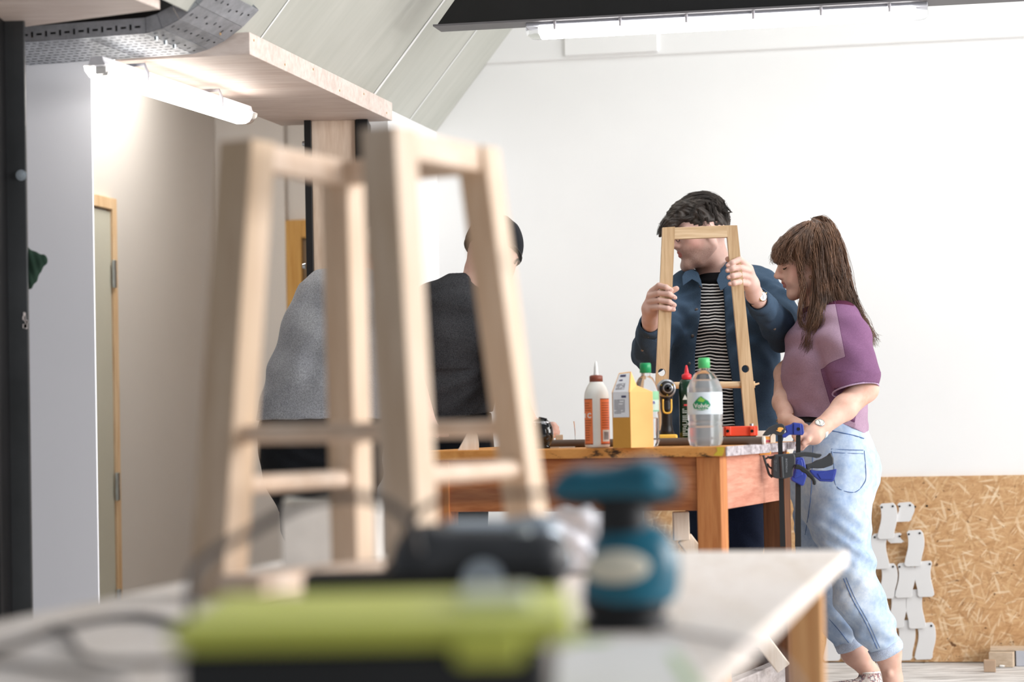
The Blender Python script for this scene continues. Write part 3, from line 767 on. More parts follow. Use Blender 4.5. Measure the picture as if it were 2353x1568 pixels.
MB().hexa([B(l, d, z) for z in (.1, .19) for l, d in ((.075, .09), (.035, .09), (.035, DBK - .09), (.075, DBK - .09))]).build('stretcher', M_str, wb, bevel=.003)
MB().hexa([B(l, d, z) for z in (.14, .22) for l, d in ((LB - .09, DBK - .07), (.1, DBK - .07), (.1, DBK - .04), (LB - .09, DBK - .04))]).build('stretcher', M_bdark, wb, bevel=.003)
# planks stored under the bench
pl = thing('timber_plank', B(.25, .6, 0), 'pale sawn timber standing upright under the bench beside its right front leg', 'plank')
p0 = P(1564, 1190, 7.75); p1 = P(1564, 1234, 7.75); p2 = P(1640, 1400, 7.75)
M_pale = wood('pale_sawn_timber', (244, 234, 222), (222, 200, 176), axis=2, freq=5)
MB().beam(P(1564, 1176, 7.75), P(1566, 1242, 7.75), .052, .04, (0, 1, 0)).build('upright', M_pale, pl, bevel=.004)
MB().beam(P(1572, 1236, 7.78), P(1800, 1536, 7.78), .05, .035, (0, 1, 0)).build('brace', M_pale, pl, bevel=.004)
pl['label'] = 'pale sawn timber with a slanting brace under the bench behind its front leg'
cb_ = thing('storage_box', B(.82, .4, .3), 'dark blue grey box stored under the left end of the bench', 'box')
MB().hexa([B(l, d, z) for z in (.22, .62) for l, d in ((.93, .3), (.5, .3), (.5, .7), (.93, .7))]).build('body', plain('dark_blue_grey', (48, 56, 66), .5), cb_, bevel=.01)
MB().hexa([B(l, d, z) for z in (.22, .0) for l, d in ((.9, .34), (.53, .34), (.53, .66), (.9, .66))]).build('plinth', M_black, cb_)

# ---------------------------------------------------------------- things on the bench
def label_arc(c, r, z0, z1, a0, a1, mat, name, parent, n=14, eps=.0006):
    m = MB(); rr = r + eps
    vs = [Vector((c.x + rr * math.cos(a0 + (a1 - a0) * i / n), c.y + rr * math.sin(a0 + (a1 - a0) * i / n), c.z + z)) for z in (z0, z1) for i in range(n + 1)]
    m.add(vs, [(i, i + 1, n + 2 + i, n + 1 + i) for i in range(n)], True); return m.build(name, mat, parent)
def arcfn(c, r, zc, a_mid, eps=.0009):
    def f(x, y, z): a = a_mid + x / r; return Vector((c.x + (r + eps + z) * math.cos(a), c.y + (r + eps + z) * math.sin(a), c.z + zc + y))
    return f
FR = -math.pi / 2
M_whitepl = plain('white_plastic', (240, 238, 232), .35, .4, var=.02)
M_orange = plain('orange_label', (240, 128, 74), .5)
M_ltext = plain('label_print', (150, 62, 30), .6)
M_green = plain('green_cap', (30, 150, 92), .35)
M_green2 = plain('light_green_cap', (84, 192, 116), .35)
M_navyprint = plain('navy_print', (48, 46, 92), .6)
M_grayprint = plain('grey_print', (120, 118, 128), .7)
def grayl(mb, o, ex, ez, rows, w, h, nrm, seed=0):
    """rows of small print, as ink bars"""
    rs = random.Random(seed)
    for i in range(rows):
        z = -i * h; x = 0
        while x < w:
            L = rs.uniform(.1, .35) * w; L = min(L, w - x)
            c = o + ex * (x + L / 2) + ez * z
            if rs.random() < .85: mb.add([c + ex * a * L * .46 + ez * b * h * .22 + nrm * .0005 for a, b in ((-1, -1), (1, -1), (1, 1), (-1, 1))], [(0, 1, 2, 3)])
            x += L
def px_m(px, Y): return px * Y / FPX
# glue bottle
c = BT(1373, 1028, .045); rg = px_m(57, c.y) / 2
gb = thing('glue_bottle', c, 'white glue bottle with brown cap and orange labels', 'bottle')
MB().lathe(c, [(0, 0), (rg * .93, .001), (rg, .006), (rg, .157), (rg * .95, .172), (rg * .8, .187), (rg * .58, .2), (rg * .5, .208), (0, .209)]).build('body', M_whitepl, gb)
MB().lathe(c, [(0, .204), (.0205, .204), (.0205, .222), (.0165, .225), (.0055, .226), (0, .2262)]).build('cap', plain('brown_cap', (136, 72, 56), .4), gb)
MB().lathe(c, [(.0085, .226), (.0065, .235), (.0058, .25), (.003, .268), (0, .2685)]).build('nozzle', plain('translucent_white', (232, 232, 230), .3), gb)
for a0, a1, l_ in ((FR - 1.35, FR - .38, 'left'), (FR + .25, FR + 1.35, 'right')):
    lb_ = label_arc(c, rg, .014, .15, a0, a1, M_orange, 'label_panel', gb)
    label_arc(c, rg, .011, .0145, a0, a1, M_ltext, 'label_band', gb); label_arc(c, rg, .15, .1525, a0, a1, M_ltext, 'label_band', gb)
    for i in range(16):
        z = .024 + i * .0076
        if l_ == 'left' and .085 < z < .115: continue
        if l_ == 'right' and z < .06: continue
        q = label_arc(c, rg, z, z + .0016, a0 + .12, a1 - .1 - .25 * random.random(), M_ltext, 'print_line', gb, eps=.0009)
label_arc(c, rg, .02, .056, FR + .42, FR + 1.2, M_whitepl, 'barcode_patch', gb, eps=.001)
for i in range(12): label_arc(c, rg, .026, .05, FR + .5 + i * .045, FR + .5 + i * .045 + (.012 + .014 * (i % 3)), M_grayprint, 'barcode_bar', gb, n=1, eps=.0014)
text_mesh('C', .021, arcfn(c, rg, .1, FR - .68), 'print_letter', M_whitepl, gb, .0006)
text_mesh('E', .017, arcfn(c, rg, .1, FR - 1.2), 'print_letter', M_whitepl, gb, .0006)

# orange milk-style carton
M_cart = plain('orange_carton', (246, 190, 118), .6, .25, var=.03); M_cart2 = plain('ochre_carton', (206, 148, 66), .6, .25, var=.03)
cc = BT(1445, 1030, .075); Yc = cc.y
k_ = px_m(1, Yc); e = Vector((1, 0, 0))
crt = thing('carton', cc, 'orange gable topped carton with white printed labels', 'carton')
A0 = PZ(1403, 1029, ZT) ; A1 = PZ(1444, 1031, ZT); A2 = A1 + Vector((.052, .012, 0)) * 1.0
A0 = BT(1403, 1030, .05); A1 = BT(1446, 1030, .0); A1 = Vector((px_m(1445 - 1176.5, 7.36), 7.36, ZT)); A0 = Vector((px_m(1403.5 - 1176.5, 7.39), 7.39, ZT))
A2 = Vector((px_m(1497 - 1176.5, 7.4), 7.4, ZT)); A3 = A0 + (A2 - A1)
hb = px_m(128, 7.38); hp = px_m(174, 7.38)
up3 = lambda p, h: Vector((p.x, p.y, ZT + h))
ctop = up3(A0, hp) * 1; rl = up3(A0 + (A1 - A0) * .3 + Vector((.008, .035, 0)), hp - .002); rr_ = up3(A1 + Vector((.012, .04, 0)) - (A1 - A0) * .1, hp + .002)
bd = MB(); bd.slot(1); bd.add([A0, A1, up3(A1, hb), up3(A0, hb)], [(0, 1, 2, 3)]); bd.slot(0)
bd.add([A1, A2, up3(A2, hb), up3(A1, hb)], [(0, 1, 2, 3)]); bd.add([A2, A3, up3(A3, hb), up3(A2, hb)], [(0, 1, 2, 3)]); bd.add([A3, A0, up3(A0, hb), up3(A3, hb)], [(0, 1, 2, 3)])
bd.add([up3(A0, hb), up3(A1, hb), rr_, rl], [(0, 1, 2, 3)]); bd.add([up3(A1, hb), up3(A2, hb), up3(A1 * .5 + A2 * .5 + Vector((-.012, .02, 0)), hb + .02), rr_], [(0, 1, 2, 3)])
bd.add([up3(A2, hb), up3(A3, hb), rl, rr_, up3(A1 * .5 + A2 * .5 + Vector((-.012, .02, 0)), hb + .02)], [(0, 1, 2, 3, 4)]); bd.add([up3(A3, hb), up3(A0, hb), rl], [(0, 1, 2)])
bd.add([A0, A1, A2, A3], [(0, 1, 2, 3)])
bd.build('body', [M_cart, M_cart2], crt)
M_wlab = plain('white_paper_label', (232, 232, 236), .6, var=.02)
def quadlab(p00, p10, p11, p01, name, inset=(.06, .06, .06, .06)):
    nrm = (p10 - p00).cross(p01 - p00).normalized()
    if nrm.y > 0: nrm = -nrm
    f = lambda u, v: p00 * (1 - u) * (1 - v) + p10 * u * (1 - v) + p11 * u * v + p01 * (1 - u) * v + nrm * .0006
    l_, r_, b_, t_ = inset; o = MB().add([f(l_, b_), f(1 - r_, b_), f(1 - r_, 1 - t_), f(l_, 1 - t_)], [(0, 1, 2, 3)]).build(name, M_wlab, crt)
    return f, nrm
f1_, n1 = quadlab(A0, A1, up3(A1, hb), up3(A0, hb), 'front_label', (.05, .06, .55, .0))
f2_, n2 = quadlab(up3(A0, hb), up3(A1, hb), rr_, rl, 'gable_label', (.06, .08, .0, .06))
for f_, nn, v0_, v1_, rows in ((f1_, n1, .6, .86, 11), (f2_, n2, .1, .42, 8)):
    pr = MB(); ex = (f_(1, .5) - f_(0, .5)); w = ex.length; ez = (f_(.5, 1) - f_(.5, 0)); hh = ez.length
    grayl(pr, f_(.12, v1_) , ex.normalized(), ez.normalized(), rows, w * .6, hh * (v1_ - v0_) / rows, nn, rows)
    pr.build('small_print', M_grayprint, crt)
for f_, vv, uu, sz in ((f1_, .92, .66, 1), (f2_, .82, .42, 1.2), (f2_, .6, .35, .7)):
    pr = MB(); nn = n1 if f_ is f1_ else n2; ex = (f_(1, .5) - f_(0, .5)).normalized(); ez = (f_(.5, 1) - f_(.5, 0)).normalized()
    for k in range(4): c_ = f_(uu, vv) + ex * (k - 1.5) * .004 * sz; pr.add([c_ + ex * a * .0018 * sz + ez * b * .0032 * sz + nn * .0006 for a, b in ((-1, -1), (1, -1), (1, 1), (-1, 1))], [(0, 1, 2, 3)])
    pr.build('bold_print', M_navyprint, crt)

# water bottles
M_pet = glass('clear_plastic', (.97, .985, 1, 1), .03, 1.15); M_pet.node_tree.nodes['Principled BSDF'].inputs['Transmission Weight'].default_value = .95; M_water = glass('water', (.965, .985, 1, 1), .0, 1.12)
def pet(c, Y, hpx, wpx, capm, lab, capw, shoulder, ribs, group='water bottles on the bench'):
    r = px_m(wpx, Y) / 2; h = px_m(hpx, Y)
    root = thing('water_bottle', c, lab, 'bottle', group)
    pr_ = [(0, .004), (r * .7, 0), (r * .9, .004), (r, .02)]
    zt_ = h * shoulder; nst = 60
    for i in range(1, nst):
        z = .02 + (zt_ - .02) * i / nst; q = 1.0
        for rz, rd, rw in ribs: q -= rd * math.exp(-((z / h - rz) / rw) ** 2)
        pr_.append((r * q, z))
    for t in [i / 10 for i in range(11)]:
        pr_.append((r * (1 - t) ** .6 * .62 + r * .38 if t < 1 else r * .36, zt_ + (h * .845 - zt_) * t))
    pr_ += [(capw * .8, h * .87), (capw * .8, h * .93)]
    MB().lathe(c, pr_, 48).build('body', M_pet, root)
    iw = [(a * .965, b + .001) for a, b in pr_ if b < h * .74]; iw = [(0, .005)] + iw[1:] + [(iw[-1][0] * .99, iw[-1][1] + .0005), (0, iw[-1][1] + .0005)]
    cap_z = h * .885
    m = MB().lathe(c, [(0, h), (capw * .85, h), (capw, h - .004), (capw * 1.02, cap_z), (capw * .84, cap_z - .001)], 32)
    m.build('cap', capm, root)
    return root, r, h, iw
c = BT(1622, 1026, .085); wbt, r_, h_, iw = pet(c, c.y, 203, 80, M_green2, 'large clear water bottle with a light green cap and mountain logo label', px_m(27, c.y) / 2, .66, ((.44, .05, .01), (.28, .06, .012), (.23, .06, .012), (.52, .02, .01)))
MB().lathe(c, iw, 40).build('water', M_water, wbt)
M_film = glass('label_film', (.93, .97, 1, 1), .35, 1.05); M_film.node_tree.nodes['Principled BSDF'].inputs['Transmission Weight'].default_value = .8
label_arc(c, r_, h_ * .36, h_ * .61, FR - 2.2, FR + 2.2, plain('hazy_label', (222, 232, 240), .3), 'label_film', wbt, 50, .0004)
wbt.children[-1].data.materials.clear(); wbt.children[-1].data.materials.append(M_film)
# mountain logo badge
zl_ = h_ * .475; fa_ = arcfn(c, r_, zl_, FR - .28, .0012); fa = lambda x, y, z: fa_(x * 1.32, y * 1.32, z)
KB = 1.32
bz = [(-.022, 0), (-.019, -.009), (-.01, -.0135), (.002, -.0145), (.014, -.012), (.021, -.002), (.016, .007), (.008, .012), (0, .0185), (-.006, .0155), (-.014, .008)]
def patch(poly, c0, dz, name, mat, par, fn, rings=6, sub_=4):
    q = []
    for i in range(len(poly)):
        a, b = poly[i], poly[(i + 1) % len(poly)]; q += [(a[0] + (b[0] - a[0]) * t / sub_, a[1] + (b[1] - a[1]) * t / sub_) for t in range(sub_)]
    n = len(q); vs = [fn(c0[0], c0[1], dz)]
    for k in range(1, rings + 1): vs += [fn(c0[0] + (x - c0[0]) * k / rings, c0[1] + (y - c0[1]) * k / rings, dz) for x, y in q]
    fs = [(0, 1 + (i + 1) % n, 1 + i) for i in range(n)] + [(1 + (k - 1) * n + i, 1 + (k - 1) * n + (i + 1) % n, 1 + k * n + (i + 1) % n, 1 + k * n + i) for k in range(1, rings) for i in range(n)]
    return MB().add(vs, fs, True).build(name, mat, par)
patch(bz, (0, -.001), 0, 'logo_badge', plain('logo_green', (34, 142, 92), .5), wbt, fa)
patch([(-.009, .008), (-.002, .017), (.003, .0135), (.009, .0095), (.004, .0045), (-.003, .006)], (0, .01), .0006, 'logo_peak', plain('logo_lime', (146, 200, 84), .5), wbt, fa, 3, 3)
text_mesh('Volvic', .0142, lambda x, y, z: fa(x, y - .004, z + .0008), 'logo_lettering', M_whitepl, wbt, .0002)
text_mesh('NATURAL WATER', .0032, lambda x, y, z: fa(x - .001, y - .0118, z + .0006), 'small_lettering', M_whitepl, wbt, .0001)
c = BT(1487, 1028, .10); wb2, r2_, h2_, iw2 = pet(c, c.y, 193, 58, M_green, 'smaller clear water bottle with a dark green cap behind the orange carton', px_m(26, c.y) / 2, .66, ((.4, .04, .01),))
MB().lathe(c, [q for q in iw2 if q[1] < h2_ * .35] + [(0, h2_ * .35)], 36).build('water', M_water, wb2)
label_arc(c, r2_, h2_ * .42, h2_ * .66, FR - .6, FR + 1.6, plain('pale_green_label', (214, 236, 222), .4), 'label_panel', wb2, 20, .0006)
label_arc(c, r2_, h2_ * .56, h2_ * .66, FR + .45, FR + 1.6, plain('mid_green_label', (150, 214, 168), .4), 'label_corner', wb2, 12, .001)
label_arc(c, r2_, h2_ * .42, h2_ * .435, FR - .6, FR + 1.6, plain('teal_label_band', (120, 200, 160), .4), 'label_band', wb2, 20, .001)
text_mesh('on', .017, arcfn(c, r2_, h2_ * .53, FR + .45, .0014), 'label_lettering', plain('violet_print', (90, 84, 190), .5), wb2, .0003)

# dark green glue bottle with red nozzle, behind
Yg = 7.72; cg = PZ(1577, 1020, ZT); cg = Vector((px_m(1576 - 1176.5, Yg), Yg, ZT)); sg = Yg / FPX
gg = thing('glue_bottle', cg, 'dark green glue bottle with a red nozzle behind the large water bottle', 'bottle')
MB().lathe(cg, [(0, 0), (.024, .001), (.026, .006), (.026, .17), (.0255, .192), (.021, .206), (.014, .212), (0, .213)], 30, squash=.8).build('body', plain('dark_green_plastic', (16, 52, 34), .25, .6), gg)
MB().lathe(cg, [(0, .21), (.0155, .21), (.0155, .224), (.012, .227), (.0075, .229), (.0068, .235), (.0045, .247), (.003, .254), (0, .256)], 24).build('nozzle_cap', plain('red_nozzle', (226, 48, 60), .35), gg)
m = MB(); grayl(m, cg + Vector((-.018, -.0225, .115)), Vector((1, 0, 0)), ZD, 16, .026, .0055, Vector((0, -1, 0)), 5); m.build('small_print', plain('pale_print', (170, 180, 174), .6), gg)
MB().box(cg + Vector((-.006, -.0225, .128)), (.012, .001, .006)).build('red_patch', plain('red_print', (190, 60, 60), .5), gg)
MB().add([cg + Vector((-.016, -.0226, .145)), cg + Vector((0, -.0226, .145)), cg + Vector((-.008, -.0226, .162))], [(0, 1, 2)]).build('print_emblem', plain('pale_emblem', (210, 215, 208), .5), gg)
m = MB(); m.add([cg + Vector((x, -.0226, z)) for x, z in ((-.01, .004), (.014, .004), (.014, .022), (-.01, .022))], [(0, 1, 2, 3)]); m.build('barcode_patch', M_grayprint, gg)

# cordless drill standing on its battery, chuck towards the camera
Yd = 7.70; cd = Vector((px_m(1529 - 1176.5, Yd), Yd, ZT)); 
M_dk = plain('black_drill_plastic', (34, 34, 36), .45, .4); M_ye = plain('yellow_drill_plastic', (242, 190, 78), .4); M_gr = plain('silver_gearbox', (170, 172, 176), .3, .5, .7)
dr_ = thing('cordless_drill', cd, 'black and yellow cordless drill standing on its battery, chuck facing the camera', 'drill')
def dz_(py): return (1020 - py) * Yd / FPX
sk = Sdf(cd + Vector((-.06, -.09, .0)), cd + Vector((.06, .14, .26)), .002)
sk.ecap(cd + Vector((0, .02, .05)), cd + Vector((0, .012, .12)), (.017, .023), (.0165, .026), (1, 0, 0), .01)
sk.ecap(cd + Vector((0, .03, .035)), cd + Vector((0, .02, .05)), (.026, .04), (.018, .026), (1, 0, 0), .01)
sk.cap(cd + Vector((0, .0, .182)), cd + Vector((0, .1, .182)), .029, .027, .01)
sk.ecap(cd + Vector((0, .02, .15)), cd + Vector((0, .02, .12)), (.021, .03), (.018, .024), (1, 0, 0), .01)
sk.build('body', M_dk, dr_)
MB().box(cd + Vector((0, .03, .024)), (.062, .1, .024), None, .006).build('battery', M_ye, dr_)
MB().box(cd + Vector((0, .03, .006)), (.056, .095, .012), None, .003).build('battery_base', M_dk, dr_)
m = MB(); m.lathe(cd + Vector((0, -.03, .182)), [(.0, .0), (.024, 0), (.0285, .006), (.0305, .03), (.028, .045)], 32, ax=(0, 1, 0)); m.build('gearbox', M_gr, dr_)
MB().lathe(cd + Vector((0, -.036, .182)), [(0, 0), (.012, 0), (.024, .004), (.024, .012)], 32, ax=(0, 1, 0)).build('nose_ring', M_dk, dr_)
m = MB().lathe(cd + Vector((0, -.075, .182)), [(.0045, -.004), (.0045, .003), (.011, .004), (.0165, .014), (.0165, .04)], 28, ax=(0, 1, 0)); m.build('chuck', plain('dark_chuck', (60, 60, 62), .3, .6, .6), dr_)
MB().lathe(cd + Vector((0, -.0765, .182)), [(.0125, 0), (.0155, 0), (.0155, .004)], 28, ax=(0, 1, 0)).build('chuck_ring', M_gr, dr_)
for a_ in (90, 210, 330): MB().cyl(cd + Vector((math.cos(math.radians(a_ + 180)) * .0215, -.034, .182 + math.sin(math.radians(a_ + 180)) * .0215)), cd + Vector((math.cos(math.radians(a_ + 180)) * .0215, -.04, .182 + math.sin(math.radians(a_ + 180)) * .0215)), .0028, n=12).build('screw', plain('brass_screw', (196, 160, 60), .3, .5, .7), dr_)
m = MB(); tp = [cd + Vector((x, -.02, z)) for x, z in ((-.013, .148), (-.0125, .115), (-.007, .105), (.007, .105), (.0125, .115), (.013, .148))]; m.tube(spline(tp, 5), .0032, 8); m.build('trigger_guard', M_ye, dr_)
MB().box(cd + Vector((0, -.016, .128)), (.014, .02, .034), None, .005).build('trigger', M_dk, dr_)

# brown tube lying along the bench
q0 = BT(1235, 1015, .27); q1 = BT(1753, 1010, .27)
M_pipe = plain('brown_card_tube', (96, 80, 70), .6, var=.1)
pt = thing('cardboard_tube', (q0 + q1) / 2, 'long brown tube lying across the bench top behind the bottles', 'tube')
pr0 = .0125
MB().cyl(q0 + ZD * pr0, q1 + ZD * pr0, pr0, n=28).build('tube', M_pipe, pt)
MB().cyl(q1 + ZD * pr0, q1 + ZD * pr0 - BL * .006, pr0 * 1.03, n=28).build('end_ring', plain('pale_end', (206, 198, 190)), pt)
# red clamp block
Yr = 7.72; c0 = P(1664, 1003, Yr); c1 = P(1741, 979, Yr)
M_red = plain('red_enamel', (226, 76, 48), .4, .5, var=.04)
rv = thing('vice_block', ((c0.x + c1.x) / 2, Yr, ZT), 'small orange-red metal vice block with two black bolt holes', 'vice')
zb_ = c0.z
MB().box(((c0.x + c1.x) / 2, Yr + .03, (c0.z + c1.z) / 2 + .0), (c1.x - c0.x, .06, c1.z - c0.z), None, .003).build('body', M_red, rv)
MB().hexa([Vector((x, y, z)) for z in (ZT, zb_) for x, y in ((c0.x + .005, Yr + .005), (c1.x - .005, Yr + .005), (c1.x - .005, Yr + .055), (c0.x + .005, Yr + .055))]).build('foot', M_black, rv)
for px in (1673, 1729):
    for w_, mt in ((.008, M_red),): MB().box(P(px, 991, Yr - .004), (.018, .012, .03), None, .003).build('lug', M_red, rv)
    b = P(px - 1, 991, Yr - .011); MB().cyl(b, b - Vector((0, .002, 0)), .005).build('bolt_hole', M_dark, rv)
b = P(1727, 977, Yr + .02); MB().cyl(b - ZD * .004, b + ZD * .004, .006).build('bolt_head', M_zinc, rv)
w = thing('wood_strip', BT(1755, 1010, .5), 'thin white strip lying behind the orange-red vice block', 'strip')
p_ = P(1752, 996, 7.9); MB().box((p_.x, 7.9, ZT + .02), (.05, .03, .04)).build('strip', M_whitepl, w)
# glossy black round pot
Yp = 7.62; cp = Vector((px_m(1240 - 1176.5, Yp), Yp, ZT)); rp = .0345
pot = thing('glossy_pot', cp, 'round glossy black pot with a tabbed lid on the bench next to a hand', 'pot')
MB().lathe(cp, [(0, 0), (.02, .001), (.022, .004), (.026, .01), (.034, .025), (.0375, .045), (.035, .065), (.029, .08), (.02, .09), (.01, .094), (0, .095)], 44).build('body', plain('glossy_black', (12, 13, 15), .06, .8), pot)
MB().lathe(cp, [(.026, .0), (.028, .003), (.024, .012)], 44).build('base_ring', glass('clear_base', rough=.05), pot)
MB().beam(cp + Vector((-.008, -.01, .097)), cp + Vector((.018, -.012, .091)), .006, .007, bev=.002).build('lid_tab', M_dk, pot)
MB().lathe(cp, [(.029, .0805), (.0295, .083), (.027, .0845)], 40).build('lid_rim', plain('chrome_rim', (200, 200, 204), .15, .6, .8), pot)
# glass tumbler
Yt = 7.85; ct = Vector((px_m(1333 - 1176.5, Yt), Yt, ZT))
tm = thing('plastic_cup', ct, 'clear ribbed plastic cup half hidden by the white glue bottle', 'cup')
cm_ = MB(); nn_ = 48; vs = []
for rr0, zz in ((.022, 0), (.0235, .04), (.0265, .072), (.028, .073)): vs += [ct + Vector(((rr0 + .0006 * (j % 2)) * math.cos(2 * math.pi * j / nn_), (rr0 + .0006 * (j % 2)) * math.sin(2 * math.pi * j / nn_), zz + .01)) for j in range(nn_)]
cm_.add(vs, [(i * nn_ + j, i * nn_ + (j + 1) % nn_, (i + 1) * nn_ + (j + 1) % nn_, (i + 1) * nn_ + j) for i in range(3) for j in range(nn_)], True)
cm_.lathe(ct, [(0, 0), (.022, 0), (.022, .011)], 40).build('cup_wall', glass('thin_clear_plastic', rough=.02, ior=1.03), tm)
# offcuts and slips around the tube
for px, py, Y, w_, h_2, lab in ((1262, 1001, 7.86, .03, .012, 'small pale wood block on the bench just under the resting hand'), (1285, 1001, 7.9, .024, .012, 'small brown wood block on the bench right of the resting hand')):
    p = P(px, py, Y); tag(MB().box((p.x, Y, ZT + .02), (w_, .03, .04), None, .001).build('wood_block', M_off), lab, 'block', 'little blocks on the bench behind the tube')
p = BT(1303, 1029, .09); tag(MB().box(p + ZD * .003, (.05, .02, .003)).build('white_strip', M_whitepl), 'white flat strip lying on the bench between black pot and glue bottle', 'strip')
p = BT(1275, 1029, .12); tag(MB().box(p + ZD * .003, (.03, .03, .003)).build('wood_shaving', M_off), 'flat pale wood sliver on the bench just right of the black pot', 'sliver')
# mitred pale pieces left on bench
m = MB(); Ym = 7.62
m.prism([P(x, y, Ym) for x, y in ((1046, 1046), (1084, 978), (1096, 1000), (1100, 1020), (1100, 1042))], Vector((0, .05, 0)))
mp_ = m.build('mitred_offcut', M_pale); mp_.data.transform(Matrix.Translation((0, 0, 0)))
tag(mp_, 'pale mitred wood offcut with a pointed tip at the left of the bench', 'offcut')
# white-lidded things at the right corner of the bench: yellow and pink pieces by the clamps
for px, py, w_, h_3, colr, lab in ((1761, 1013, .03, .012, (246, 176, 90), 'yellow clamp pad lying on the bench corner'), (1761, 1021, .028, .008, (214, 110, 120), 'pink rubber sliver under the yellow pad')):
    pass

# ---------------------------------------------------------------- the trapezoid stool side the man holds
M_oak = wood('pale_oak', (212, 184, 148), (186, 154, 116), axis=2, freq=9, stretch=.06, bump=.15)
M_oakh = wood('pale_oak_rail', (222, 196, 162), (198, 168, 130), axis=0, freq=9, stretch=.06, bump=.15)
YF = 8.10
def FP(px, py): return P(px, py, YF)
ff = thing('unfinished_stool', (FP(1620, 1000).x, YF, ZT), 'pale oak trapezoid stool side with one dowel held up by the man in blue', 'stool')
TK = .036
def leg_poly(tl, tr, br, bl, name, hole=None):
    bm = MB(); a = [FP(*q) for q in (tl, tr, br, bl)]
    if hole is None: bm.prism(a, Vector((0, TK, 0)))
    else:
        hc, hr = FP(*hole[:2]), hole[2]; n = 32
        ring = [hc + Vector((math.cos(2 * math.pi * i / n) * hr, 0, math.sin(2 * math.pi * i / n) * hr)) for i in range(n)]
        def edge(p):  # project ring point direction to quad boundary
            d = (p - hc).normalized(); best = None
            for i in range(4):
                p0, p1 = a[i], a[(i + 1) % 4]; ex, ez = p1.x - p0.x, p1.z - p0.z; den = d.x * ez - d.z * ex
                if abs(den) < 1e-9: continue
                t = ((p0.x - hc.x) * ez - (p0.z - hc.z) * ex) / den; s_ = ((p0.x - hc.x) * d.z - (p0.z - hc.z) * d.x) / den
                if t > 0 and -1e-6 <= s_ <= 1 + 1e-6 and (best is None or t < best): best = t
            return hc + d * best
        # split: local square band around the hole, plain prisms above and below
        z1, z0 = hc.z + .035, hc.z - .035
        def at(z):
            f = lambda p, q: p + (q - p) * ((z - p.z) / (q.z - p.z)); return f(a[0], a[3]), f(a[1], a[2])
        (l1, r1), (l0, r0) = at(z1), at(z0)
        bm.prism([a[0], a[1], r1, l1], Vector((0, TK, 0))); bm.prism([l0, r0, a[2], a[3]], Vector((0, TK, 0)))
        aa = [l1, r1, r0, l0]; a[:] = aa
        angs = sorted(set([2 * math.pi * i / n for i in range(n)] + [math.atan2(p.z - hc.z, p.x - hc.x) % (2 * math.pi) for p in aa]))
        ring = [hc + Vector((math.cos(t), 0, math.sin(t))) * hr for t in angs]; outer = [edge(p) for p in ring]; m = len(ring)
        dy = Vector((0, TK, 0))
        bm.add(ring + outer, [(i, (i + 1) % m, m + (i + 1) % m, m + i) for i in range(m)])
        bm.add([p + dy for p in ring + outer], [(i, (i + 1) % m, m + (i + 1) % m, m + i) for i in range(m)])
        bm.add(ring + [p + dy for p in ring], [(i, (i + 1) % m, m + (i + 1) % m, m + i) for i in range(m)], True)
        bm.add(outer + [p + dy for p in outer], [(i, (i + 1) % m, m + (i + 1) % m, m + i) for i in range(m)])
    return bm.build(name, M_oak, ff)
leg_poly((1522.5, 523), (1551, 521), (1531, 1019), (1501, 1019), 'leg', (1521, 856, px_m(8.7, YF)))
leg_poly((1669, 518), (1694, 518), (1746, 1013), (1716, 1013), 'leg', (1713, 848, px_m(8.7, YF)))
m = MB(); m.prism([FP(1550, 523), FP(1670, 518), FP(1672, 545), FP(1549, 549.5)], Vector((0, TK, 0))); m.build('top_rail', M_oakh, ff, bevel=.001)
m = MB(); q = Vector((0, TK / 2, 0)); m.cyl(FP(1526, 886) + q, FP(1736, 884) + q, .0115, n=24); m.cyl(FP(1736, 884) + q, FP(1746, 881) + q, .004, .003, n=12); m.build('dowel', M_oakh, ff)
# ================================================================ the foreground table and what stands on it
ZF = .737
M_ftop = wood('pale_table_board', (248, 240, 234), (236, 224, 212), axis=1, freq=3.5, stretch=.2, rough=.5, bump=.05)
M_fleg = wood('tan_table_leg', (222, 176, 126), (196, 146, 96), axis=2, freq=4)
br_ = PZ(1950, 1264, ZF); u1, v1 = uv(br_); u0 = uv(PZ(640, 1290, ZF))[0]
tb = thing('work_table', R((u0 + u1) / 2, v1 - 1.2, 0), 'large pale table filling the blurred foreground, carrying the sander and stool', 'table')
def dpt(): pass
MB().hexa([R(u, v, z) for z in (ZF - .03, ZF) for u, v in ((u0, v1 - 3.1), (u1, v1 - 3.1), (u1, v1), (u0, v1))]).build('tabletop', M_ftop, tb, bevel=.004)
for a_, b_ in ((u1 - .11, v1 - .12), (u0 + .05, v1 - .12), (u1 - .11, v1 - 3.0), (u0 + .05, v1 - 3.0)):
    MB().box(R(a_ + .03, b_ + .03, (ZF - .03) / 2), (.065, .065, ZF - .03), (UD, VD, ZD)).build('leg', M_fleg, tb, bevel=.003)
MB().box(R((u0 + u1) / 2, v1 - .09, ZF - .08), (u1 - u0 - .16, .025, .1), (UD, VD, ZD)).build('apron', M_fleg, tb)
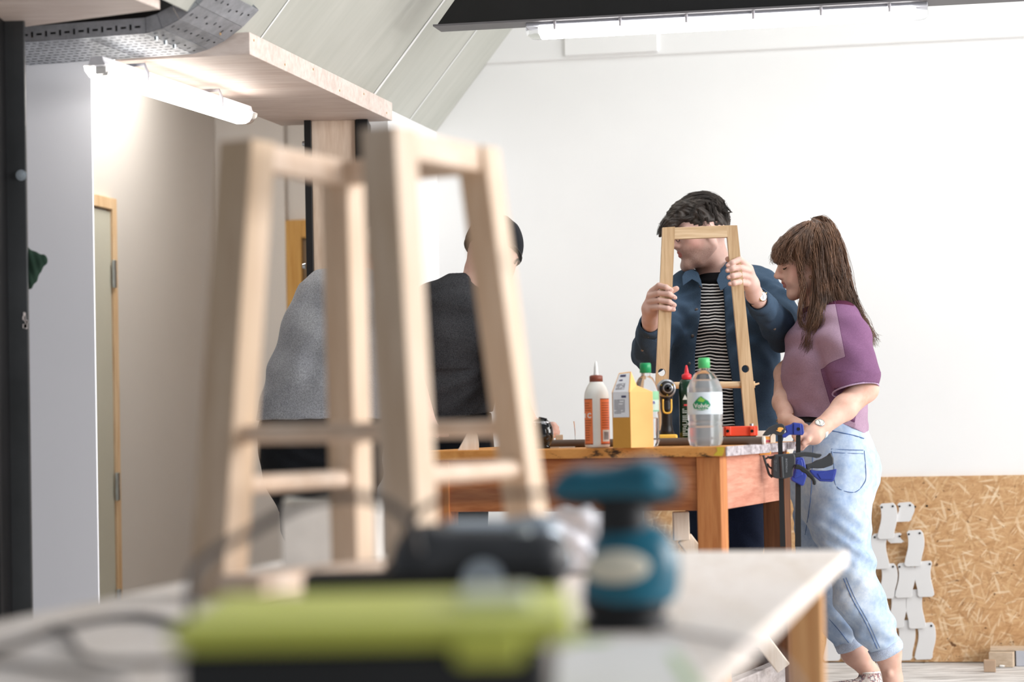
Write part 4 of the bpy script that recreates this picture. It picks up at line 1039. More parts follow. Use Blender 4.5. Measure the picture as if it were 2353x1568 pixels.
# ---------------------------------------------------------------- stool frame assembled on the table
M_st = wood('warm_pine', (234, 214, 194), (214, 188, 158), axis=2, freq=3, stretch=.1, knots=True, bump=.05)
M_sth = wood('warm_pine_rail', (236, 216, 198), (222, 196, 172), axis=0, freq=3, stretch=.2, bump=.05)
YA, YB, YC, YD_ = 4.0, 4.34, 3.86, 4.16
fix = 4.0 / 4.0
tops = {'A': P(568, 322, YA), 'B': P(786, 380, YB), 'C': P(892, 296, YC), 'D': P(1097, 334, YD_)}
zt_ = sum(p.z for p in tops.values()) / 4
bots = {'A': PZ(486, 1352, ZF), 'B': PZ(792, 1318, ZF), 'C': PZ(934, 1372, ZF), 'D': PZ(1196, 1335, ZF)}
for k in tops:
    tops[k].z = zt_
bots['A'] = tops['A'] + Vector((-.058, -.03, 0)); bots['C'] = tops['C'] + Vector((.03, -.05, 0)); bots['B'] = tops['B'] + Vector((.004, .05, 0)); bots['D'] = tops['D'] + Vector((.085, .03, 0))
for k in bots: bots[k].z = ZF
ang = math.atan2((tops['C'] - tops['A']).y, (tops['C'] - tops['A']).x)
e1 = (tops['C'] - tops['A']).normalized(); e1.z = 0; e2 = Vector((-e1.y, e1.x, 0))
st = thing('stool', (sum((b for b in bots.values()), Vector()) / 4), 'tall unfinished pine stool frame with splayed legs, blurred in the foreground', 'stool')
def leg4(a_, b_, w=.068):
    h_ = w / 2; q = [e1 * x * h_ + e2 * y * h_ for x, y in ((-1, -1), (1, -1), (1, 1), (-1, 1))]
    return MB().hexa([b_ + d for d in q] + [a_ + d for d in q])
for k in 'ABCD': leg4(tops[k], bots[k], {'A': .068, 'B': .058, 'C': .066, 'D': .057}[k]).build('leg', M_st, st, bevel=.003)
def between(k1, k2, z): 
    f = lambda k: bots[k] + (tops[k] - bots[k]) * ((z - ZF) / (zt_ - ZF)); return f(k1), f(k2)
for k1, k2 in (('A', 'B'), ('C', 'D'), ('B', 'D')):
    a_, b_ = between(k1, k2, zt_ - .022); MB().beam(a_, b_, .034, .044).build('top_rail', M_sth, st, bevel=.002)
for k1, k2, z in (('A', 'C', 1.0), ('B', 'D', 1.0), ('A', 'B', .915), ('C', 'D', .93)):
    a_, b_ = between(k1, k2, z); MB().cyl(a_, b_, .0155, n=24).build('dowel', M_sth, st)
# ---------------------------------------------------------------- lime and charcoal case
def box_frame(name, label, cat, px0, px1, y_near, dep, z0, z1): pass
YK = 2.12; k0 = P(402, 1440, YK).x; k1 = P(1266, 1440, YK).x
M_lime = plain('lime_plastic', (224, 232, 108), .45, .4, var=.04); M_char = plain('charcoal_plastic', (44, 46, 50), .5, .4)
ks = thing('tool_case', ((k0 + k1) / 2, YK + .17, ZF), 'charcoal tool case with a lime green lid, strongly blurred in front', 'case')
zc = .843
MB().box(((k0 + k1) / 2, YK + .19, (ZF + zc - .023) / 2), (k1 - k0, .36, zc - .023 - ZF), None, .012).build('case_body', M_char, ks)
MB().box(((k0 + k1) / 2 + .008, YK + .19, zc - .0115), (k1 - k0 + .03, .385, .023), None, .01).build('lid', M_lime, ks)
MB().box((k1 - .055, YK + .0, zc - .022), (.06, .02, .034), None, .008).build('latch', M_lime, ks)
MB().box((k1 - .05, YK + .2, zc + .004), (.07, .16, .012), None, .005).build('reflection_plate', plain('pale_green_reflection', (222, 232, 196), .4), ks)  # pale slab painting a reflection on the right of the lid
# ---------------------------------------------------------------- black power tool lying behind the case
YT_ = 3.42; sT = YT_ / FPX
def T(px, py, dy=0): return P(px, py, YT_ + dy)
M_tk = plain('black_rubber', (22, 22, 24), .5, .4); M_tg = plain('steel_grey_tool', (160, 172, 184), .3, .5, .3); M_tb = plain('dark_grey_tool', (62, 64, 68), .4, .4)
pt_ = thing('power_tool', (T(990, 1400).x, YT_, ZF), 'black and steel-grey power tool lying flat behind the lime lidded case', 'power tool')
s = Sdf((T(680, 1400).x, YT_ - .1, ZF - .001), (T(1330, 1400).x, YT_ + .16, .93), .004)
s.ecap(T(720, 1372), T(930, 1372), (.045, .035), (.06, .04), (0, 1, 0), .02)
s.ecap(T(900, 1370), T(1250, 1372), (.06, .04), (.065, .035), (0, 1, 0), .03)
s.plane((0, 0, ZF + .002), (0, 0, -1)); s.disp(lambda x, y, z: np.maximum(0, (x - T(720, 0).x) * 0))
bx0, bx1 = T(702, 1350).x, T(1285, 1350).x; MB().box(((bx0 + bx1) / 2, YT_ + .0, ZF + .036), (bx1 - bx0, .1, .068), None, .006).build('base', M_tk, pt_)
s = Sdf((T(880, 1400).x, YT_ - .1, ZF + .02), (T(1380, 1400).x, YT_ + .18, .96), .004)
s.ecap(T(985, 1290, .02), T(1240, 1285, .02), (.05, .05), (.05, .045), (0, 1, 0), .03)
s.ecap(T(985, 1290, .02), T(950, 1345, 0), (.04, .04), (.04, .03), (0, 1, 0), .03)
s.build('motor_body', M_tb, pt_)
s = Sdf((T(980, 1400).x, YT_ - .1, ZF + .05), (T(1380, 1400).x, YT_ + .18, .98), .004)
s.ecap(T(1040, 1228, .04), T(1240, 1230, .04), (.04, .022), (.04, .024), (0, 1, 0), .02)
s.cap(T(1240, 1240, .03), T(1285, 1290, .03), .028, .022, .03)
s.build('gear_cover', M_tg, pt_)
MB().lathe(T(1198, 1232, .0), [(0, -.012), (.014, -.01), (.016, 0), (.016, .02)], 24, ax=(0, 1, 0)).build('knob', plain('pale_knob', (170, 178, 180), .3), pt_)
m = MB(); m.cyl(T(1110, 1335, -.05), T(1110, 1335, -.06), .03); m.build('side_disc', M_tg, pt_)
# ---------------------------------------------------------------- teal palm sander
YS = 3.2
def Q(px, py, dy=0): return P(px, py, YS + dy)
M_teal = plain('teal_plastic', (16, 104, 130), .35, .5, var=.05); M_sb = plain('sander_black', (34, 36, 40), .5, .4)
sd_ = thing('palm_sander', (Q(1435, 1450).x, YS, ZF), 'teal and black electric palm sander standing on the foreground table', 'sander')
s = Sdf((Q(1225, 1200).x, YS - .13, .86), (Q(1600, 1200).x, YS + .13, 1.0), .003)
s.ecap(Q(1320, 1120), Q(1480, 1112), (.03, .024), (.045, .03), (0, 1, 0), .02); s.cap(Q(1290, 1130), Q(1330, 1122), .012, .022, .02)
s.ecap(Q(1480, 1112), Q(1530, 1118), (.045, .03), (.032, .024), (0, 1, 0), .02)
s.build('handle', [M_teal, M_sb], sd_, fmf=lambda c: (c[:, 2] < Q(1400, 1140).z).astype(int) | (c[:, 0] > Q(1542, 1110).x))
s = Sdf((Q(1300, 1400).x, YS - .13, ZF), (Q(1600, 1400).x, YS + .13, .96), .003)
s.ecap(Q(1432, 1140), Q(1436, 1240), (.036, .034), (.042, .038), (0, 1, 0), .02)
s.build('neck', M_sb, sd_)
s = Sdf((Q(1270, 1400).x, YS - .13, ZF), (Q(1620, 1400).x, YS + .13, .96), .003)
s.ecap(Q(1437, 1268), Q(1440, 1352), (.05, .045), (.062, .058), (0, 1, 0), .03); s.ell(Q(1500, 1300), (.035, .04, .05), None, .03)
s.maxf(lambda x, y, z: Q(1400, 1384).z - z + 0 * x + 0 * y)
s.build('body', M_teal, sd_)
MB().lathe(Vector((Q(1437, 1400).x, YS, ZF)), [(0, .0), (.056, 0), (.06, .004), (.06, .014), (.045, .016), (.052, .02), (.058, .04), (.05, .045), (0, .05)], 40).build('sanding_pad', M_sb, sd_)
s = Sdf((Q(1330, 1300).x, YS - .16, .8), (Q(1560, 1300).x, YS, .93), .002)
s.ell(Q(1416, 1304, -.058), (.043, .012, .021)); s.build('badge', plain('cream_badge', (226, 222, 206), .4), sd_)
# cables
M_cab = plain('grey_rubber_cable', (66, 62, 62), .5, .4)
def cable(pts, r, lab, mat=M_cab):
    pp = spline([P(*q) for q in pts], 8)
    o = MB().tube(pp, r, 10).build('power_cable', mat); return tag(o, lab, 'cable', 'power cables around the sander')
cable([(1300, 1132, 3.2), (1220, 1134, 3.22), (1120, 1138, 3.28), (1040, 1142, 3.35), (985, 1160, 3.4), (945, 1200, 3.42), (910, 1280, 3.45), (880, 1330, 3.46), (900, 1360, 3.52)], .0045, 'dark cable running from the sander handle to the left past the stool')
cable([(960, 1270, 3.05), (940, 1200, 3.05), (880, 1155, 3.05), (790, 1140, 3.05), (690, 1160, 3.05), (590, 1215, 3.05), (500, 1265, 3.02), (450, 1310, 2.98), (438, 1360, 2.9), (440, 1420, 2.76)], .0062, 'thick grey cable arching in a big loop in front of the stool legs')
def oncable(px, py, dz=.006): 
    p = PZ(px, py, ZF + dz); return (px, py, p.y)
cable([oncable(-60, 1505), oncable(40, 1478), oncable(130, 1446), oncable(230, 1424), oncable(330, 1418), oncable(420, 1436)], .0055, 'grey cable curving across the left end of the foreground table')
cable([oncable(120, 1440), oncable(160, 1462), oncable(180, 1500), oncable(230, 1522), oncable(330, 1524), oncable(430, 1520)], .0042, 'dark cable branching down towards the case on the table')
cable([oncable(-60, 1515), oncable(60, 1528), oncable(110, 1538), oncable(180, 1552), oncable(280, 1572)], .004, 'third thin cable lowest at the left corner of the table')
cable([oncable(1500, 1440), oncable(1600, 1458), oncable(1700, 1478), oncable(1790, 1520), oncable(1840, 1600)], .003, 'thin pale grey flex crossing the table right of the sander', plain('pale_flex', (170, 168, 172)))
# white carton behind the stool
Yw = PZ(740, 1308, ZF).y; w0 = P(648, 1300, Yw).x; w1 = P(872, 1300, Yw).x; hw = P(700, 1156, Yw).z - ZF
wc = thing('white_box', ((w0 + w1) / 2, Yw + .05, ZF), 'white cardboard box standing behind the stool legs', 'box')
MB().box(((w0 + w1) / 2, Yw + .05, ZF + hw / 2), (w1 - w0, .1, hw), None, .003).build('carton', plain('white_card', (240, 238, 234), .6), wc)
MB().box(((w0 + w1) / 2 - .01, Yw + .05, ZF + hw + .004), (w1 - w0 - .03, .104, .008)).build('lid_flap', plain('cream_card', (232, 228, 218), .6), wc)
# loose board at the back left of the table
lbd = MB().beam(PZ(548, 1350, ZF + .02), PZ(905, 1308, ZF + .02), .08, .036, bev=.002).build('timber_plank', wood('light_board', (240, 222, 206), (226, 202, 182), axis=0, freq=3), None)
tag(lbd, 'short pale board lying on the table behind the tall stool legs', 'plank')
# crumpled clear plastic bag
s = Sdf((P(1230, 1400, 4.15).x, 4.1, ZF), (P(1400, 1400, 4.15).x, 4.55, .93), .005)
s.ell(P(1315, 1290, 4.34), (.07, .07, .075), None, .02); s.ell(P(1340, 1230, 4.34), (.04, .05, .05), None, .03); s.ell(P(1282, 1250, 4.34), (.04, .05, .05), None, .03)
s.maxf(lambda x, y, z: ZF + .002 - z + 0 * x + 0 * y)
s.disp(lambda x, y, z: folds(x, y, z, (1, .6, .5), 90, .006, 5) + folds(x, y, z, (-.4, .5, 1), 140, .004, 8))
pb = thing('plastic_bag', P(1310, 1340, 4.2), 'crumpled whitish plastic bag on the table behind the sander', 'bag')
s.build('film', plain('whitish_film', (232, 232, 240), .25, .6), pb)
# printed sheet at the front right of the case
pz_ = [PZ(x, y, ZF + .0015) for x, y in ((1290, 1470), (1560, 1475), (1640, 1600), (1270, 1640))]
m = MB(); m.prism(pz_, Vector((0, 0, .001))); pap = m.build('paper_sheet', plain('white_paper', (240, 240, 238), .6)); tag(pap, 'white printed sheet lying on the table right of the lime case', 'paper')
m = MB(); m.slot(0)
g1 = [PZ(x, y, ZF + .003) for x, y in ((1300, 1468), (1420, 1470), (1380, 1482), (1290, 1484))]; m.add(g1, [(0, 1, 2, 3)])
g2 = [PZ(x, y, ZF + .003) for x, y in ((1530, 1500), (1560, 1505), (1620, 1590), (1585, 1592))]; m.add(g2, [(0, 1, 2, 3)])
m.build('green_print', plain('pale_green_print', (186, 210, 160), .6), pap)
# ================================================================ people
def proj(c):
    """world points -> photo pixels"""
    d = c - np.array(CAM); z = d @ np.array(_F)
    return 1176.5 + FPX * (d @ np.array(CR)) / z, 784 - FPX * (d @ np.array(CU)) / z
def skinmat(name, c0, c1, c2, stub):
    m = Mat(name, 0.55, 0.35)
    c = m.ramp(m.noise(20, None, 4), [(0.25, lin(c0)), (0.5, lin(c1)), (0.8, lin(c2))])
    c = m.mix(m.math('MULTIPLY', m.attr('rosy'), .38), c, lin((204, 132, 120)))
    c = m.mix(m.math('MULTIPLY', m.attr('stubble'), m.ramp(m.noise(500, None, 2), [(.3, (.35,) * 3), (.7, (.75,) * 3)])), c, lin(stub))
    c = m.mix(m.attr('lips'), c, lin((180, 108, 100)))
    m.base(c); b = m.b.inputs
    b['Subsurface Weight'].default_value = 0.12; b['Subsurface Radius'].default_value = (.02, .008, .004); b['Subsurface Scale'].default_value = .5
    m.bump(m.noise(260), .06, .0006); return m.m
M_skin = skinmat('skin', (208, 160, 140), (222, 180, 162), (232, 194, 178), (150, 116, 100))
M_skinm = skinmat('ruddy_skin', (202, 160, 148), (214, 178, 166), (224, 190, 180), (120, 92, 82))
M_stub = plain('stubble_skin', (176, 130, 114), .6, .3, var=.12, scale=220)
M_lip = plain('lips', (188, 110, 104), .45, .4); M_nail = plain('fingernail', (228, 186, 174), .3, .5)
M_brow = plain('eyebrow', (74, 52, 42), .8, .1); M_eye = plain('dark_eye', (40, 30, 28), .2, .6); M_lash = plain('eyelash', (36, 26, 24), .7, .1)
def cloth(name, c, c2=None, scale=9, fine=400, rough=.88, b=.35, hi=None):
    m = Mat(name, rough, .12); base = lin(c); lo = lin(c2) if c2 else tuple(v * .8 for v in base[:3]) + (1,)
    a = m.ramp(m.noise(scale, None, 5), [(.3, lo), (.65, base)])
    f = m.ramp(m.noise(fine, None, 2), [(.35, (.78, .78, .78, 1)), (.65, hi or (1.12, 1.12, 1.12, 1))])
    m.base(m.mix(1.0, a, f, 'MULTIPLY')); m.bump(m.noise(fine * 1.5, None, 2), b, .0008)
    return m.m
def head(S, o, ax, nk=None, fem=False, sc=1.0):
    """adds a head in its own frame (forward, left, up) to a distance field"""
    Fw, Lf, Up = ax
    T = lambda x, y, z: tuple(o + (Fw * x + Lf * y + Up * z) * sc)
    A = [tuple(v) for v in ax]
    E = lambda c, r, k=.012, sub=False: S.ell(T(*c), tuple(q * sc for q in r), A, k, sub)
    C = lambda p, q, r0, r1, k=.008, sub=False: S.cap(T(*p), T(*q), r0 * sc, r1 * sc, k, sub)
    E((-.012, 0, .035), (.093, .073, .082)); E((.03, 0, -.03), (.056, .056, .082), .03); E((.062, 0, .03), (.03, .05, .045), .02)
    for s_ in (1, -1):
        C((.0, s_ * .05, -.046), (.066, s_ * .014, -.094), .016, .013, .025); C((.052, s_ * .036, -.025), (.07, s_ * .025, -.045), .02, .016, .03)
        C((.083, s_ * .012, .028), (.072, s_ * .042, .028), .008, .008, .012)
        E((.088, s_ * .032, .006), (.014, .018, .013), .012, True); S.ell(T(.0735, s_ * .031, .006), (.0125 * sc,) * 3, None, .002)
        C((.084, s_ * .02, .0135), (.075, s_ * .046, .011), .0045, .0035, .004)
        E((-.008, s_ * .075, .0), (.017, .008, .031), .006); E((-.004, s_ * .083, .002), (.009, .005, .018), .004, True)
        C((.098, s_ * .011, -.027), (.088, s_ * .014, -.028), .008, .006, .007)
    E((.06, 0, -.035), (.032, .03, .042), .02)
    C((.084, 0, .024), (.112, 0, -.02), .0075, .0095, .012); E((.108, 0, -.022), (.012, .0105, .009), .008)
    C((.082, .019, -.05), (.0935, 0, -.048), .004, .0052, .008); C((.082, -.019, -.05), (.0935, 0, -.048), .004, .0052, .008)
    C((.08, .015, -.0605), (.0905, 0, -.0605), .0045, .006, .008); C((.08, -.015, -.0605), (.0905, 0, -.0605), .0045, .006, .008)
    C((.082, .022, -.0545), (.0985, 0, -.0545), .0018, .0018, .003, True); C((.082, -.022, -.0545), (.0985, 0, -.0545), .0018, .0018, .003, True)
    E((.072, 0, -.096), (.017, .021, .017), .02)
    if not fem: C((.075, .02, -.1), (.075, -.02, -.1), .014, .014, .02); C((-.01, .06, -.045), (.04, .045, -.088), .018, .018, .03); C((-.01, -.06, -.045), (.04, -.045, -.088), .018, .018, .03)
    return T
def face_at(o, ax, stub=False, sc=1.0):
    Fw, Lf, Up = [np.array(v) for v in ax]; o = np.array(o)
    def loc(c): q = (c - o) / sc; return q @ Fw, q @ Lf, q @ Up
    ss = lambda v, a, b: np.clip((v - a) / (b - a), 0, 1)
    def lips(c):
        x, y, z = loc(c); return ss(x, .083, .086) * ss(.021 - .6 * np.abs(z + .0545) - np.abs(y), 0, .003) * ss(z, -.0672, -.0655) * ss(-z, .0445, .0462) * .9
    def st(c):
        x, y, z = loc(c); inb = (np.abs(x) < .16) & (np.abs(y) < .13)
        return inb * ss(-z - .25 * np.abs(y), .018, .04) * ss(z, -.14, -.115) * ss(x + .3 * (-z - .05), -.025, .01) * (1.0 if stub else 0.0)
    def rosy(c):
        x, y, z = loc(c); d = np.sqrt((x - .05) ** 2 + (np.abs(y) - .055) ** 2 + (z + .025) ** 2); e = np.sqrt((x - .1) ** 2 + y ** 2 + (z + .02) ** 2)
        return np.clip(ss(-d, -.045, -.01) + .6 * ss(-e, -.03, -.01), 0, 1)
    return {'lips': lips, 'stubble': st, 'rosy': rosy}
def strands(name, guides, mat, parent, n, spread, r=.0011, wave=.006, seed=1, seg=5, sides=3, clump=9):
    """locks of hair: each guide becomes clumps that wave together"""
    rs = random.Random(seed); m = MB()
    for pts, w0, w1, cnt in guides:
        base = spline(pts, seg); K = len(base)
        for q in range(max(1, cnt // clump)):
            A = [rs.gauss(0, 1) for _ in range(3)]; ph = rs.uniform(0, 6.28); fr = rs.uniform(.6, 1.2); wv = wave * rs.uniform(.3, 1.3); t1c = rs.uniform(.86, 1.0)
            for _ in range(clump):
                a, b, c = [rs.gauss(0, .38) for _ in range(3)]; t0 = rs.uniform(0, .1); t1 = min(1, t1c + rs.uniform(-.06, .03)); dph = rs.uniform(-.25, .25)
                pp = []; rr = []; i0 = int(t0 * K); i1 = max(i0 + 3, int(t1 * K))
                for i in range(i0, min(i1, K)):
                    t = i / (K - 1); w = w0 + (w1 - w0) * t; cl = 1 - .35 * t
                    pp.append(base[i] + Vector(((A[0] + a * cl) * w + wv * t * math.sin(ph + dph + fr * i * .62), (A[1] + b * cl) * w * .9 + wv * t * math.cos(ph * 1.7 + dph + fr * i * .55), (A[2] + c) * w * .25 + wv * .3 * math.sin(ph + i * .4))))
                    rr.append(r * (1 - .7 * ((i - i0) / max(1, i1 - i0 - 1))))
                if len(pp) > 2: m.tube(pp, rr, sides, cap=False)
    return mkobj(name, m.v, m.f, mat, parent, True)
def strands(name, guides, mat, parent, n, spread, r=.0011, wave=.006, seed=1, seg=5, sides=4):
    rs = random.Random(seed); m = MB()
    for g in guides:
        pts, w0, w1, cnt = g; base = spline(pts, seg); K = len(base)
        for _ in range(cnt):
            a, b, c = [rs.gauss(0, 1) for _ in range(3)]; ph = rs.uniform(0, 6.28); fr = rs.uniform(.5, 1.3); t0 = rs.uniform(0, .12); t1 = rs.uniform(.82, 1.0); wv = wave * rs.uniform(.3, 1.4)
            pp = []; rr = []
            i0 = int(t0 * K); i1 = max(i0 + 3, int(t1 * K))
            for i in range(i0, min(i1, K)):
                t = i / (K - 1); w = w0 + (w1 - w0) * t
                pp.append(base[i] + Vector((a * w + wv * t * math.sin(ph + fr * i * .55), b * w * .9 + wv * t * math.cos(ph * 1.7 + fr * i * .5), c * w * .25 + wv * .3 * math.sin(ph + i * .4))))
                rr.append(r * (1 - .75 * ((i - i0) / max(1, i1 - i0 - 1))) * (.8 + .4 * rs.random() if False else 1))
            if len(pp) > 2: m.tube(pp, rr, sides, cap=False)
    return mkobj(name, m.v, m.f, mat, parent, True)
def hairmat(name, dark, light, rough=.38):
    m = Mat(name, rough, .45)
    a = m.noise(30, m.co((1.2, 1.2, .25)), 5, .7, .5); b = m.noise(160, m.co((1, 1, .12)), 3)
    c = m.ramp(a, [(.3, lin(dark)), (.7, lin(light))]); c = m.mix(.6, c, m.ramp(b, [(.3, (.45, .45, .45, 1)), (.7, (1.15, 1.15, 1.15, 1))]), 'MULTIPLY')
    m.base(c); m.bump(b, .5, .002); return m.m
def hand(S, fingers, thumb, palm, k=.003):
    for pts, rs in fingers: S.chain(pts, rs, k)
    S.chain(thumb[0], thumb[1], k * 1.5)
    for p0, p1, r0, r1 in palm: S.cap(p0, p1, r0, r1, .008)
def watch(parent, c, axis, nrm, r, arm_r, strap, case, lab=None, face=(240, 242, 245)):
    c = Vector(c); axis = Vector(axis).normalized(); nrm = Vector(nrm); nrm = (nrm - axis * nrm.dot(axis)).normalized(); b = axis.cross(nrm)
    m = MB(); n = 40; R1 = arm_r; vs = []
    for i in range(n):
        t = 2 * math.pi * i / n; d = nrm * math.cos(t) + b * math.sin(t)
        for q, h_ in ((R1, -.008), (R1, .008), (R1 + .0022, .008), (R1 + .0022, -.008)): vs.append(c + d * q + axis * h_)
    m.add(vs, [(i * 4 + j, i * 4 + (j + 1) % 4, ((i + 1) % n) * 4 + (j + 1) % 4, ((i + 1) % n) * 4 + j) for i in range(n) for j in range(4)], True)
    w = m.build('watch', strap, parent)
    q = c + nrm * (R1 + .002)
    MB().lathe(q, [(0, 0), (r, 0), (r * 1.06, .003), (r, .006), (r * .9, .0066)], 36, ax=nrm).build('watch_case', case, w)
    MB().lathe(q, [(r * .92, .0062), (0, .0064)], 36, ax=nrm).build('dial', plain('watch_dial', face, .3, var=.01), w)
    hm = MB(); o_ = q + nrm * .0069
    up = Vector((0, 0, 1)); up = (up - nrm * up.dot(nrm)).normalized(); rt = up.cross(nrm)
    hm.beam(o_, o_ + (up * .9 - rt * .35).normalized() * r * .72, .0011, .0004, nrm); hm.beam(o_, o_ + (-up * .9 - rt * .15).normalized() * r * .55, .0014, .0004, nrm)
    for i in range(12):
        d = up * math.cos(i * math.pi / 6) + rt * math.sin(i * math.pi / 6); hm.beam(o_ + d * r * .68, o_ + d * r * .84, .0009, .0003, nrm)
    hm.build('watch_hands', plain('watch_marks', (50, 50, 60), .4), w)
    MB().cyl(q + b * r * 1.02 + nrm * .003, q + b * (r * 1.02 + .004) + nrm * .003, .0022, n=10).build('crown', case, w)

# ---------------------------------------------------------------- woman in the plum top
YW = 8.42
def w(px, py, dy=0.0): return P(px, py, YW + dy)
wo = thing('person', (w(1990, 1500).x, YW, 0), 'person in profile with long brown hair, two-tone plum top and pale rolled-up jeans', 'person')
al = math.radians(11); Fh = Vector((-math.cos(al), -.10, -math.sin(al))).normalized(); Uh = Vector((-math.sin(al), 0, math.cos(al))); Lh = Uh.cross(Fh).normalized(); Uh = Fh.cross(Lh).normalized()
oh = w(1853, 606, -.01)
lo = (w(1745, 700).x, 7.9, 0.0); hi = (w(2075, 700).x + .06, 8.75, w(1850, 490).z)
S_ = Sdf(lo, hi, .0032)
head(S_, oh, (Fh, Lh, Uh), fem=True)
S_.ecap(w(1872, 640), w(1893, 715, .01), (.052, .05), (.058, .058), (0, 1, 0), .03)
S_.loft([w(1900, 735), w(1895, 830), w(1905, 960)], [(.08, .14), (.1, .14), (.09, .12)], (1, 0, 0), .04)
# near (left) arm
S_.chain([w(1935, 745, -.15), w(1986, 893, -.22), w(1940, 938, -.29), w(1886, 984, -.36)], [.042, .046, .041, .0285], .02)
hd = [w(1886, 984, -.36), w(1868, 1000, -.385)]
S_.cap(hd[0], hd[1], .0285, .03, .02); S_.cap(w(1870, 1000, -.385), w(1852, 1008, -.40), .031, .02, .015)
for i, (a, b, c) in enumerate((((1856, 998), (1838, 1004), (1834, 1016)), ((1855, 1003), (1837, 1012), (1832, 1024)), ((1857, 1009), (1842, 1020), (1836, 1031)), ((1862, 1013), (1848, 1024), (1843, 1032)))):
    S_.chain([w(*a, -.40 + .004 * i), w(*b, -.41 + .004 * i), w(*c, -.40 + .004 * i)], [.0095, .0085, .007], .003)
S_.chain([w(1866, 996, -.40), w(1856, 1012, -.42), w(1846, 1020, -.425)], [.012, .0095, .008], .004)
# far (right) arm
S_.chain([w(1905, 745, .17), w(1806, 860, .12), w(1800, 925, -.02), w(1806, 966, -.13)], [.042, .04, .036, .0255], .02)
S_.cap(w(1806, 966, -.13), w(1832, 980, -.2), .026, .028, .015)
for i, (a, b, c) in enumerate((((1836, 972), (1852, 980), (1858, 992)), ((1838, 978), (1853, 988), (1856, 1000)), ((1838, 984), (1850, 996), (1850, 1008)), ((1834, 988), (1843, 1000), (1842, 1012)))):
    S_.chain([w(*a, -.21 - .008 * i), w(*b, -.24 - .006 * i), w(*c, -.24 - .006 * i)], [.0095, .0085, .007], .003)
S_.chain([w(1822, 985, -.2), w(1826, 1002, -.24), w(1832, 1016, -.26)], [.012, .0095, .0078], .004)
# hips and legs (mostly under the jeans), ankles and feet
S_.loft([w(1912, 1000), w(1915, 1090)], [(.09, .13), (.1, .15)], (1, 0, 0), .03)
S_.chain([w(1925, 1120, -.08), w(1965, 1340, -.09), w(2022, 1440, -.08), w(2040, 1500, -.07), w(2052, 1562, -.06)], [.08, .06, .05, .044, .032], .02)
S_.chain([w(1900, 1120, .09), w(1885, 1310, .1), w(1930, 1420, .11), w(1965, 1500, .12), w(2001, 1548, .13)], [.08, .06, .052, .046, .031], .02)
S_.cap(w(2052, 1562, -.06), w(2054, 1590, -.06), .0315, .03, .015); S_.cap(w(2050, 1598, -.07), w(1955, 1606, -.11), .024, .016, .02)
S_.cap(w(2001, 1548, .13), w(2002, 1580, .13), .03, .03, .015); S_.cap(w(1998, 1588, .13), w(1900, 1596, .1), .024, .016, .02)
S_.ell(w(2044, 1548, -.095), (.01, .01, .012), None, .01)
S_.maxf(lambda x, y, z: .012 - z + 0 * x + 0 * y)
body = S_.build('body', M_skin, wo, attrs=face_at(oh, (Fh, Lh, Uh)))
TH_ = lambda x, y, z: oh + Fh * x + Lh * y + Uh * z
# eyes, lashes, brows
for s_ in (1, -1):
    m = MB(); m.tube([TH_(.089, s_ * .018, -.001), TH_(.0895, s_ * .026, -.0035), TH_(.087, s_ * .036, -.004), TH_(.081, s_ * .046, -.001)], [.0008, .0019, .0022, .0009], 6); m.build('eyelash', M_lash, wo)
    m = MB(); m.tube([TH_(.0905, s_ * .017, .0085), TH_(.0885, s_ * .031, .0105), TH_(.08, s_ * .045, .0075)], [.0005, .0009, .0005], 5); m.build('eyelid_crease', M_brow, wo)
    m = MB(); m.tube([TH_(.091, s_ * .014, .027), TH_(.09, s_ * .03, .031), TH_(.08, s_ * .047, .026)], [.0012, .002, .001], 6); m.build('eyebrow', M_brow, wo)
m = MB(); m.lathe(w(1862, 637, -.078), [(.004, 0), (.0052, .001), (.004, .002), (.0032, .001), (.004, 0)], 20, ax=(0, 1, 0)); m.build('earring', plain('gold', (206, 168, 110), .25, .5, .9), wo)
# --- top
S_ = Sdf((w(1785, 700).x, 8.05, w(1900, 1020).z), (w(2035, 700).x, 8.72, w(1900, 680).z), .0034)
S_.loft([w(1906, 724, .0), w(1908, 746), w(1900, 795), w(1897, 850), w(1898, 905), w(1905, 945), w(1912, 965)],
        [(.05, .07), (.102, .145), (.138, .17), (.144, .178), (.143, .178), (.128, .172), (.108, .165)], (1, 0, 0), .03)
S_.ecap(w(1935, 950, -.02), w(1968, 985, 0), (.07, .15), (.03, .12), (1, 0, 0), .03)
S_.cap(w(1935, 738, -.12), w(1945, 790, -.19), .072, .083, .04); S_.cap(w(1945, 790, -.19), w(1966, 868, -.235), .083, .084, .03)
S_.cap(w(1905, 735, .12), w(1870, 815, .17), .07, .085, .04); S_.cap(w(1870, 815, .17), w(1850, 850, .17), .085, .075, .03)
S_.disp(lambda x, y, z: folds(x, y, z, (.55, .2, .8), 50, .0048, 11) + folds(x, y, z, (-.7, .1, .6), 85, .002, 12) * (z < w(1900, 860).z))
pc = w(1966, 897, -.235); nn_ = (w(1966, 897, -.235) - w(1948, 810, -.2)).normalized()
def cutsleeve(x, y, z):
    d = (x - pc.x) * nn_.x + (y - pc.y) * nn_.y + (z - pc.z) * nn_.z
    return np.where((x > w(1905, 900).x) & (y < 8.26), d, -1)
S_.maxf(cutsleeve)
S_.cap(w(1953, 830, -.215), w(1972, 925, -.25), .066, .076, .004, True)
S_.maxf(lambda x, y, z: (w(1900, 1006).z - .0) - z + .0 * x + 0 * y)
def hemcut(x, y, z):
    t = (x - w(1845, 960).x) / (w(1988, 1000).x - w(1845, 960).x); zc = w(1845, 958).z + (w(1988, 1004).z - w(1845, 958).z) * np.clip(t, 0, 1) ** 1.6
    return zc - z + 0 * x
S_.maxf(hemcut)
S_.ecap(w(1880, 690, 0), w(1893, 728, 0), (.05, .054), (.06, .062), (1, 0, 0), .004, True)
